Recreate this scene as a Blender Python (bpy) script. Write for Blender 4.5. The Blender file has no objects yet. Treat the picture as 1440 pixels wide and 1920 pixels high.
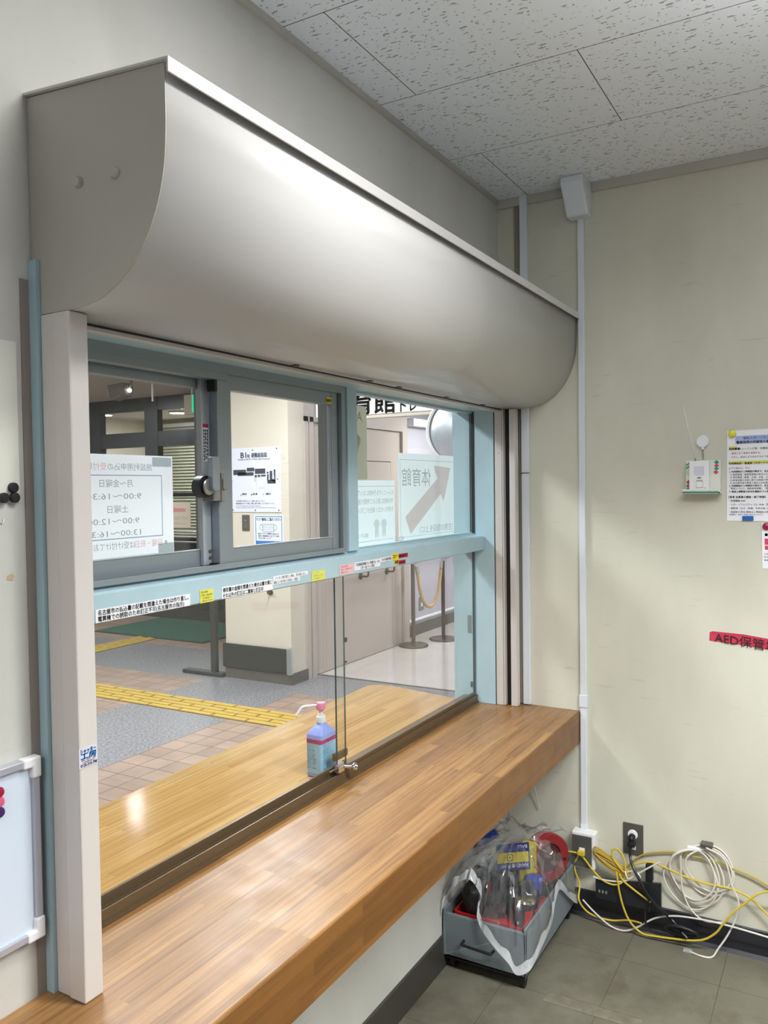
import bpy, bmesh, math, random
from mathutils import Vector, Matrix
random.seed(7)
S = bpy.context.scene
COL = S.collection
PI = math.pi

# ------------------------------------------------------------------ camera
F_PX = 1524.45
yaw, pitch, roll = (math.radians(a) for a in (29.67733, -1.74358, -0.76271))
fwd = Vector((math.cos(yaw)*math.cos(pitch), math.sin(yaw)*math.cos(pitch), math.sin(pitch)))
rgt = Vector((math.sin(yaw), -math.cos(yaw), 0))
upv = rgt.cross(fwd)
r2 = math.cos(roll)*rgt + math.sin(roll)*upv
u2 = -math.sin(roll)*rgt + math.cos(roll)*upv
cd = bpy.data.cameras.new('camera'); cam = bpy.data.objects.new('camera', cd); COL.objects.link(cam)
cam.matrix_world = Matrix(((r2.x, u2.x, -fwd.x, -2.86), (r2.y, u2.y, -fwd.y, -1.13), (r2.z, u2.z, -fwd.z, 1.55), (0, 0, 0, 1)))
cd.sensor_fit = 'VERTICAL'; cd.sensor_height = 24.0; cd.lens = 24.0*F_PX/1920.0; cd.clip_start = 0.02
S.camera = cam

# ------------------------------------------------------------------ light and exposure
S.view_settings.view_transform = 'Standard'; S.view_settings.look = 'None'
S.view_settings.gamma = 1.0; S.view_settings.use_curve_mapping = False
S.view_settings.exposure = 0.16
W = bpy.data.worlds.new('world'); S.world = W; W.use_nodes = True
W.node_tree.nodes['Background'].inputs[0].default_value = (0.75, 0.85, 1.0, 1)
W.node_tree.nodes['Background'].inputs[1].default_value = 0.25

def area(name, loc, sx, sy, power, col=(1, 1, 1), rot=(0, 0, 0), spread=180):
    l = bpy.data.lights.new(name, 'AREA'); l.shape = 'RECTANGLE'; l.size = sx; l.size_y = sy
    l.energy = power; l.color = col; l.spread = math.radians(spread)
    o = bpy.data.objects.new(name, l); COL.objects.link(o); o.location = loc; o.rotation_euler = rot
    return o
WARM = (1.0, 1.0, 0.985); COOL = (0.94, 0.97, 1.0)
area('unseen_office_lamp', (-1.78, -0.92, 2.575), 0.5, 0.2, 13.6, WARM)
area('unseen_office_lamp', (-1.42, -1.75, 2.168), 0.2, 1.16, 58, WARM, spread=142)  # downward light, housed in the added pendant
area('unseen_office_lamp', (-1.42, -1.75, 2.222), 0.2, 1.16, 17, WARM, rot=(PI, 0, 0), spread=150)  # upward light added to brighten the ceiling
area('unseen_office_lamp', (-4.1, -1.0, 2.585), 0.28, 1.2, 28, WARM, spread=150)
area('unseen_lobby_lamp', (1.2, 2.05, 2.66), 1.2, 0.14, 58, COOL)
area('unseen_lobby_lamp', (2.09, 4.19, 2.66), 0.08, 0.08, 2.5, COOL)
area('unseen_lobby_lamp', (-0.5, 4.2, 2.66), 0.4, 0.4, 60, COOL)  # added to brighten the lobby, placed where the counter shows no reflection
area('unseen_lobby_lamp', (0.3, 4.6, 2.66), 0.18, 0.18, 45, COOL)
area('unseen_lobby_lamp', (-0.9, 1.3, 2.66), 0.5, 0.3, 52, COOL)
area('unseen_lobby_lamp', (3.3, 6.6, 2.66), 0.4, 0.4, 30, COOL)
area('corridor_lamp', (4.6, 1.6, 2.36), 0.3, 1.2, 26, COOL)
area('corridor_lamp', (7.2, 1.6, 2.36), 1.2, 1.2, 30, COOL)
area('entrance_lamp', (6.2, 7.6, 2.72), 1.6, 1.6, 60, WARM)

# ------------------------------------------------------------------ materials
def lin(c):
    f = lambda v: v/12.92 if v <= 0.04045 else ((v+0.055)/1.055)**2.4
    return tuple(f(v/255.0) for v in c)+(1.0,)
def nt(m): return m.node_tree.nodes, m.node_tree.links
def mat(name, rgb, rough=0.5, metal=0.0, spec=0.5, coat=0.0, var=0.0, vscale=4.0, bump=0.0, bscale=80.0, emit=0.0, trans=0.0, alpha=1.0, stretch=(1, 1, 1), rvar=0.0):
    m = bpy.data.materials.new(name); m.use_nodes = True
    n, l = nt(m); b = n['Principled BSDF']
    b.inputs['Base Color'].default_value = lin(rgb); b.inputs['Roughness'].default_value = rough
    b.inputs['Metallic'].default_value = metal; b.inputs['Specular IOR Level'].default_value = spec
    b.inputs['Coat Weight'].default_value = coat; b.inputs['Coat Roughness'].default_value = 0.08
    b.inputs['Transmission Weight'].default_value = trans; b.inputs['Alpha'].default_value = alpha
    if emit: b.inputs['Emission Color'].default_value = lin(rgb); b.inputs['Emission Strength'].default_value = emit
    if var or bump or rvar:
        tc = n.new('ShaderNodeTexCoord'); mp = n.new('ShaderNodeMapping'); l.new(tc.outputs['Object'], mp.inputs[0]); mp.inputs['Scale'].default_value = stretch
    if var or rvar:
        ns = n.new('ShaderNodeTexNoise'); ns.inputs['Scale'].default_value = vscale; ns.inputs['Detail'].default_value = 6; ns.inputs['Roughness'].default_value = 0.6
        l.new(mp.outputs[0], ns.inputs[0])
    if var:
        rp = n.new('ShaderNodeMapRange'); rp.inputs[1].default_value = 0.3; rp.inputs[2].default_value = 0.7
        rp.inputs[3].default_value = 1-var; rp.inputs[4].default_value = 1+var*0.5
        mx = n.new('ShaderNodeMix'); mx.data_type = 'RGBA'; mx.blend_type = 'MULTIPLY'; mx.inputs[0].default_value = 1
        mx.inputs[6].default_value = lin(rgb)
        l.new(ns.outputs[0], rp.inputs[0]); l.new(rp.outputs[0], mx.inputs[7]); l.new(mx.outputs[2], b.inputs['Base Color'])
    if rvar:
        r_ = n.new('ShaderNodeMapRange'); r_.inputs[1].default_value = 0.3; r_.inputs[2].default_value = 0.7
        r_.inputs[3].default_value = max(0.02, rough-rvar); r_.inputs[4].default_value = rough+rvar
        l.new(ns.outputs[0], r_.inputs[0]); l.new(r_.outputs[0], b.inputs['Roughness'])
    if bump:
        n2 = n.new('ShaderNodeTexNoise'); n2.inputs['Scale'].default_value = bscale; n2.inputs['Detail'].default_value = 3
        l.new(mp.outputs[0], n2.inputs[0]); bp = n.new('ShaderNodeBump'); bp.inputs['Strength'].default_value = bump; bp.inputs['Distance'].default_value = 0.002
        l.new(n2.outputs[0], bp.inputs['Height']); l.new(bp.outputs[0], b.inputs['Normal'])
    return m

def schlick(n, l, f0):
    lw = n.new('ShaderNodeLayerWeight'); lw.inputs[0].default_value = 0.5
    pw = n.new('ShaderNodeMath'); pw.operation = 'POWER'; pw.inputs[1].default_value = 5; l.new(lw.outputs['Facing'], pw.inputs[0])
    ma = n.new('ShaderNodeMath'); ma.operation = 'MULTIPLY_ADD'; ma.inputs[1].default_value = 1-f0; ma.inputs[2].default_value = f0; l.new(pw.outputs[0], ma.inputs[0])
    return ma
def glass_mat(name, tint=(0.97, 0.985, 0.98), ior=1.45, haze=0.0, gain=1.0):
    m = bpy.data.materials.new(name); m.use_nodes = True; n, l = nt(m); n.remove(n['Principled BSDF'])
    o = n['Material Output']; t = n.new('ShaderNodeBsdfTransparent'); t.inputs[0].default_value = (*tint, 1)
    g = n.new('ShaderNodeBsdfGlossy'); g.inputs['Roughness'].default_value = 0.01
    mul = schlick(n, l, 0.04*gain)
    mx = n.new('ShaderNodeMixShader'); l.new(mul.outputs[0], mx.inputs[0]); l.new(t.outputs[0], mx.inputs[1]); l.new(g.outputs[0], mx.inputs[2])
    last = mx
    if haze:
        d = n.new('ShaderNodeBsdfDiffuse'); d.inputs[0].default_value = (0.75, 0.78, 0.75, 1)
        m2 = n.new('ShaderNodeMixShader'); m2.inputs[0].default_value = haze; l.new(mx.outputs[0], m2.inputs[1]); l.new(d.outputs[0], m2.inputs[2]); last = m2
    l.new(last.outputs[0], o.inputs[0]); return m

def paper_mat(name, rgb, tr=0.5, var=0.0):
    m = bpy.data.materials.new(name); m.use_nodes = True; n, l = nt(m); n.remove(n['Principled BSDF']); o = n['Material Output']
    d = n.new('ShaderNodeBsdfDiffuse'); d.inputs[0].default_value = lin(rgb)
    t = n.new('ShaderNodeBsdfTranslucent'); t.inputs[0].default_value = lin(rgb)
    mx = n.new('ShaderNodeMixShader'); mx.inputs[0].default_value = tr
    l.new(d.outputs[0], mx.inputs[1]); l.new(t.outputs[0], mx.inputs[2]); l.new(mx.outputs[0], o.inputs[0]); return m

def ink_film(name, k):
    m = bpy.data.materials.new(name); m.use_nodes = True; n, l = nt(m); n.remove(n['Principled BSDF'])
    t = n.new('ShaderNodeBsdfTransparent'); t.inputs[0].default_value = (*k, 1); l.new(t.outputs[0], n['Material Output'].inputs[0]); return m
def film_mat(name, rgb, opac, rough=0.15, gloss=0.12):
    m = bpy.data.materials.new(name); m.use_nodes = True; n, l = nt(m); b = n['Principled BSDF']; o = n['Material Output']
    b.inputs['Base Color'].default_value = lin(rgb); b.inputs['Roughness'].default_value = rough
    t = n.new('ShaderNodeBsdfTransparent'); mx = n.new('ShaderNodeMixShader'); mx.inputs[0].default_value = opac
    l.new(t.outputs[0], mx.inputs[1]); l.new(b.outputs[0], mx.inputs[2])
    g = n.new('ShaderNodeBsdfGlossy'); g.inputs['Roughness'].default_value = 0.12
    ml = schlick(n, l, gloss*0.6)
    m2 = n.new('ShaderNodeMixShader'); l.new(ml.outputs[0], m2.inputs[0]); l.new(mx.outputs[0], m2.inputs[1]); l.new(g.outputs[0], m2.inputs[2])
    l.new(m2.outputs[0], o.inputs[0]); return m

def wood_mat(name, c1, c2, c3, rough, grain=1.0):
    m = bpy.data.materials.new(name); m.use_nodes = True; n, l = nt(m); b = n['Principled BSDF']
    tc = n.new('ShaderNodeTexCoord')
    br = n.new('ShaderNodeTexBrick'); br.offset = 0.37; br.offset_frequency = 2; br.squash = 1.0
    br.inputs['Color1'].default_value = (0, 0, 0, 1); br.inputs['Color2'].default_value = (1, 1, 1, 1); br.inputs['Mortar'].default_value = (0.3, 0.3, 0.3, 1)
    br.inputs['Scale'].default_value = 1.0; br.inputs['Mortar Size'].default_value = 0.0004; br.inputs['Brick Width'].default_value = 0.46; br.inputs['Row Height'].default_value = 0.0315
    mp0 = n.new('ShaderNodeMapping'); mp0.inputs['Location'].default_value = (0.13, 0.007, 0)
    sep = n.new('ShaderNodeSeparateXYZ'); l.new(tc.outputs['Object'], sep.inputs[0])
    addz = n.new('ShaderNodeMath'); addz.operation = 'ADD'; l.new(sep.outputs[1], addz.inputs[0]); l.new(sep.outputs[2], addz.inputs[1])
    cmb = n.new('ShaderNodeCombineXYZ'); l.new(sep.outputs[0], cmb.inputs[0]); l.new(addz.outputs[0], cmb.inputs[1])
    l.new(cmb.outputs[0], mp0.inputs[0]); l.new(mp0.outputs[0], br.inputs[0])
    # grain: long noise along x, shifted per stave
    mp = n.new('ShaderNodeMapping'); mp.inputs['Scale'].default_value = (3.0, 75, 75); l.new(tc.outputs['Object'], mp.inputs[0])
    off = n.new('ShaderNodeVectorMath'); off.operation = 'MULTIPLY_ADD'; off.inputs[1].default_value = (9, 17, 5)
    l.new(br.outputs[0], off.inputs[0]); l.new(mp.outputs[0], off.inputs[2])
    ns = n.new('ShaderNodeTexNoise'); ns.inputs['Scale'].default_value = 1.0; ns.inputs['Detail'].default_value = 8; ns.inputs['Roughness'].default_value = 0.65; ns.inputs['Distortion'].default_value = 0.6
    l.new(off.outputs[0], ns.inputs[0])
    # cathedral figure
    mpw = n.new('ShaderNodeMapping'); mpw.inputs['Scale'].default_value = (1.6, 22, 22); l.new(tc.outputs['Object'], mpw.inputs[0])
    offw = n.new('ShaderNodeVectorMath'); offw.operation = 'MULTIPLY_ADD'; offw.inputs[1].default_value = (3, 7, 2)
    l.new(br.outputs[0], offw.inputs[0]); l.new(mpw.outputs[0], offw.inputs[2])
    wv = n.new('ShaderNodeTexWave'); wv.bands_direction = 'Y'; wv.inputs['Scale'].default_value = 0.8; wv.inputs['Distortion'].default_value = 5.0; wv.inputs['Detail'].default_value = 2; wv.inputs['Detail Scale'].default_value = 0.7
    l.new(offw.outputs[0], wv.inputs[0])
    r1 = n.new('ShaderNodeValToRGB'); r1.color_ramp.elements[0].color = lin(c1); r1.color_ramp.elements[1].color = lin(c2)
    l.new(br.outputs[0], r1.inputs[0])
    m1 = n.new('ShaderNodeMix'); m1.data_type = 'RGBA'; m1.blend_type = 'MIX'; m1.inputs[7].default_value = lin(c3)
    rr = n.new('ShaderNodeMapRange'); rr.inputs[1].default_value = 0.45; rr.inputs[2].default_value = 0.78; rr.inputs[3].default_value = 0; rr.inputs[4].default_value = 0.75*grain
    l.new(ns.outputs[0], rr.inputs[0]); l.new(rr.outputs[0], m1.inputs[0]); l.new(r1.outputs[0], m1.inputs[6])
    m2 = n.new('ShaderNodeMix'); m2.data_type = 'RGBA'; m2.blend_type = 'MULTIPLY'
    rw = n.new('ShaderNodeMapRange'); rw.inputs[1].default_value = 0.0; rw.inputs[2].default_value = 0.5; rw.inputs[3].default_value = 0.82; rw.inputs[4].default_value = 1.0
    l.new(wv.outputs[1], rw.inputs[0]); m2.inputs[0].default_value = 0.8; l.new(m1.outputs[2], m2.inputs[6]); l.new(rw.outputs[0], m2.inputs[7])
    l.new(m2.outputs[2], b.inputs['Base Color'])
    b.inputs['Roughness'].default_value = rough; b.inputs['Specular IOR Level'].default_value = 0.5
    n3 = n.new('ShaderNodeTexNoise'); n3.inputs['Scale'].default_value = 14; n3.inputs['Detail'].default_value = 4; l.new(tc.outputs['Object'], n3.inputs[0])
    r3 = n.new('ShaderNodeMapRange'); r3.inputs[1].default_value = 0.35; r3.inputs[2].default_value = 0.65; r3.inputs[3].default_value = rough*0.88; r3.inputs[4].default_value = rough*1.12
    l.new(n3.outputs[0], r3.inputs[0]); l.new(r3.outputs[0], b.inputs['Roughness'])
    bp = n.new('ShaderNodeBump'); bp.inputs['Strength'].default_value = 0.12; bp.inputs['Distance'].default_value = 0.0006
    l.new(ns.outputs[0], bp.inputs['Height']); l.new(bp.outputs[0], b.inputs['Normal'])
    return m

def ceiling_mat():
    m = bpy.data.materials.new('fissured_ceiling_board'); m.use_nodes = True; n, l = nt(m); b = n['Principled BSDF']
    tc = n.new('ShaderNodeTexCoord')
    # fissures: short wormy marks running along y
    nz = n.new('ShaderNodeTexNoise'); nz.inputs['Scale'].default_value = 70; nz.inputs['Detail'].default_value = 2; l.new(tc.outputs['Object'], nz.inputs[0])
    va = n.new('ShaderNodeVectorMath'); va.operation = 'MULTIPLY_ADD'; va.inputs[1].default_value = (0.014, 0.012, 0); 
    l.new(nz.outputs[1], va.inputs[0]); l.new(tc.outputs['Object'], va.inputs[2])
    def cells(scale, thr_lo, thr_hi, density):
        mp = n.new('ShaderNodeMapping'); mp.inputs['Scale'].default_value = scale; l.new(va.outputs[0], mp.inputs[0])
        vo = n.new('ShaderNodeTexVoronoi'); vo.voronoi_dimensions = '2D'; vo.inputs['Scale'].default_value = 1; vo.inputs['Randomness'].default_value = 1.0
        l.new(mp.outputs[0], vo.inputs[0])
        sp = n.new('ShaderNodeSeparateColor'); l.new(vo.outputs['Color'], sp.inputs[0])
        th = n.new('ShaderNodeMapRange'); th.inputs[1].default_value = 1-density; th.inputs[2].default_value = 1.0; th.inputs[3].default_value = thr_lo; th.inputs[4].default_value = thr_hi
        l.new(sp.outputs[0], th.inputs[0])
        lt = n.new('ShaderNodeMath'); lt.operation = 'LESS_THAN'; l.new(vo.outputs['Distance'], lt.inputs[0]); l.new(th.outputs[0], lt.inputs[1])
        gt = n.new('ShaderNodeMath'); gt.operation = 'GREATER_THAN'; gt.inputs[1].default_value = 1-density; l.new(sp.outputs[0], gt.inputs[0])
        an = n.new('ShaderNodeMath'); an.operation = 'MULTIPLY'; l.new(lt.outputs[0], an.inputs[0]); l.new(gt.outputs[0], an.inputs[1])
        return an
    a1 = cells((74, 19, 1), 0.05, 0.2, 0.62); a2 = cells((75, 62, 1), 0.06, 0.2, 0.4)
    mxm = n.new('ShaderNodeMath'); mxm.operation = 'MAXIMUM'; l.new(a1.outputs[0], mxm.inputs[0]); l.new(a2.outputs[0], mxm.inputs[1])
    sp = n.new('ShaderNodeSeparateXYZ'); l.new(tc.outputs['Object'], sp.inputs[0])
    cm = n.new('ShaderNodeCombineXYZ')
    ay = n.new('ShaderNodeMath'); ay.operation = 'ADD'; ay.inputs[1].default_value = 8.75+0.122; l.new(sp.outputs[1], ay.inputs[0])
    ax = n.new('ShaderNodeMath'); ax.operation = 'ADD'; ax.inputs[1].default_value = 8*0.4435; l.new(sp.outputs[0], ax.inputs[0])
    l.new(ay.outputs[0], cm.inputs[0]); l.new(ax.outputs[0], cm.inputs[1])
    br = n.new('ShaderNodeTexBrick'); br.offset = 0.5; br.offset_frequency = 2; br.inputs['Scale'].default_value = 1; br.inputs['Mortar Size'].default_value = 0.0013
    br.inputs['Brick Width'].default_value = 0.875; br.inputs['Row Height'].default_value = 0.4435; br.inputs['Mortar Smooth'].default_value = 0
    l.new(cm.outputs[0], br.inputs[0])
    c = n.new('ShaderNodeMix'); c.data_type = 'RGBA'; c.inputs[6].default_value = lin((234, 239, 247)); c.inputs[7].default_value = lin((166, 166, 164)); l.new(mxm.outputs[0], c.inputs[0])
    c2 = n.new('ShaderNodeMix'); c2.data_type = 'RGBA'; c2.inputs[7].default_value = lin((92, 88, 84)); l.new(br.outputs['Fac'], c2.inputs[0]); l.new(c.outputs[2], c2.inputs[6])
    l.new(c2.outputs[2], b.inputs['Base Color']); b.inputs['Roughness'].default_value = 0.9
    return m

def grid_mat(name, rgb, joint, w, h, org, jw, rough, var=0.12, speck=0.0):
    m = bpy.data.materials.new(name); m.use_nodes = True; n, l = nt(m); b = n['Principled BSDF']
    tc = n.new('ShaderNodeTexCoord'); mp = n.new('ShaderNodeMapping'); mp.inputs['Location'].default_value = (-org[0]+w*200, -org[1]+h*200, 0); l.new(tc.outputs['Object'], mp.inputs[0])
    br = n.new('ShaderNodeTexBrick'); br.offset = 0; br.inputs['Scale'].default_value = 1; br.inputs['Brick Width'].default_value = w; br.inputs['Row Height'].default_value = h
    br.inputs['Mortar Size'].default_value = jw; br.inputs['Mortar Smooth'].default_value = 0
    a = lin(rgb); br.inputs['Color1'].default_value = tuple(v*(1-var) for v in a[:3])+(1,); br.inputs['Color2'].default_value = tuple(min(1, v*(1+var)) for v in a[:3])+(1,)
    br.inputs['Mortar'].default_value = lin(joint); l.new(mp.outputs[0], br.inputs[0])
    ns = n.new('ShaderNodeTexNoise'); ns.inputs['Scale'].default_value = 6; ns.inputs['Detail'].default_value = 8; l.new(tc.outputs['Object'], ns.inputs[0])
    rp = n.new('ShaderNodeMapRange'); rp.inputs[1].default_value = 0.3; rp.inputs[2].default_value = 0.7; rp.inputs[3].default_value = 0.86; rp.inputs[4].default_value = 1.08; l.new(ns.outputs[0], rp.inputs[0])
    mx = n.new('ShaderNodeMix'); mx.data_type = 'RGBA'; mx.blend_type = 'MULTIPLY'; mx.inputs[0].default_value = 1; l.new(br.outputs[0], mx.inputs[6]); l.new(rp.outputs[0], mx.inputs[7])
    l.new(mx.outputs[2], b.inputs['Base Color']); b.inputs['Roughness'].default_value = rough
    return m

def granite_mat(name, a, bcol, scale, rough):
    m = bpy.data.materials.new(name); m.use_nodes = True; n, l = nt(m); b = n['Principled BSDF']
    tc = n.new('ShaderNodeTexCoord'); ns = n.new('ShaderNodeTexNoise'); ns.inputs['Scale'].default_value = scale; ns.inputs['Detail'].default_value = 3; l.new(tc.outputs['Object'], ns.inputs[0])
    r = n.new('ShaderNodeValToRGB'); r.color_ramp.elements[0].position = 0.35; r.color_ramp.elements[1].position = 0.66; r.color_ramp.elements[0].color = lin(a); r.color_ramp.elements[1].color = lin(bcol)
    l.new(ns.outputs[0], r.inputs[0]); l.new(r.outputs[0], b.inputs['Base Color']); b.inputs['Roughness'].default_value = rough
    return m

def wall_paint(name, rgb, stain, amt=0.5, scale=2.2, rough=0.6, streak=False):
    m = bpy.data.materials.new(name); m.use_nodes = True; n, l = nt(m); b = n['Principled BSDF']
    tc = n.new('ShaderNodeTexCoord'); mp = n.new('ShaderNodeMapping'); l.new(tc.outputs['Object'], mp.inputs[0]); mp.inputs['Scale'].default_value = (1, 1, 0.45)
    n1 = n.new('ShaderNodeTexNoise'); n1.inputs['Scale'].default_value = scale; n1.inputs['Detail'].default_value = 7; n1.inputs['Roughness'].default_value = 0.55; l.new(mp.outputs[0], n1.inputs[0])
    r1 = n.new('ShaderNodeMapRange'); r1.inputs[1].default_value = 0.42; r1.inputs[2].default_value = 0.8; r1.inputs[4].default_value = amt; l.new(n1.outputs[0], r1.inputs[0])
    c = n.new('ShaderNodeMix'); c.data_type = 'RGBA'; c.inputs[6].default_value = lin(rgb); c.inputs[7].default_value = lin(stain); l.new(r1.outputs[0], c.inputs[0])
    # fine scuffs, wider than tall
    mp2 = n.new('ShaderNodeMapping'); l.new(tc.outputs['Object'], mp2.inputs[0]); mp2.inputs['Scale'].default_value = (5, 5, 42)
    n2 = n.new('ShaderNodeTexNoise'); n2.inputs['Scale'].default_value = 1.3; n2.inputs['Detail'].default_value = 5; l.new(mp2.outputs[0], n2.inputs[0])
    r2_ = n.new('ShaderNodeMapRange'); r2_.inputs[1].default_value = 0.64; r2_.inputs[2].default_value = 0.76; r2_.inputs[4].default_value = 0.4; l.new(n2.outputs[0], r2_.inputs[0])
    c2 = n.new('ShaderNodeMix'); c2.data_type = 'RGBA'; c2.inputs[7].default_value = lin(stain); l.new(r2_.outputs[0], c2.inputs[0]); l.new(c.outputs[2], c2.inputs[6])
    l.new(c2.outputs[2], b.inputs['Base Color']); b.inputs['Roughness'].default_value = rough
    n3 = n.new('ShaderNodeTexNoise'); n3.inputs['Scale'].default_value = 260; l.new(tc.outputs['Object'], n3.inputs[0])
    bp = n.new('ShaderNodeBump'); bp.inputs['Strength'].default_value = 0.06; bp.inputs['Distance'].default_value = 0.001; l.new(n3.outputs[0], bp.inputs['Height']); l.new(bp.outputs[0], b.inputs['Normal'])
    return m

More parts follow.
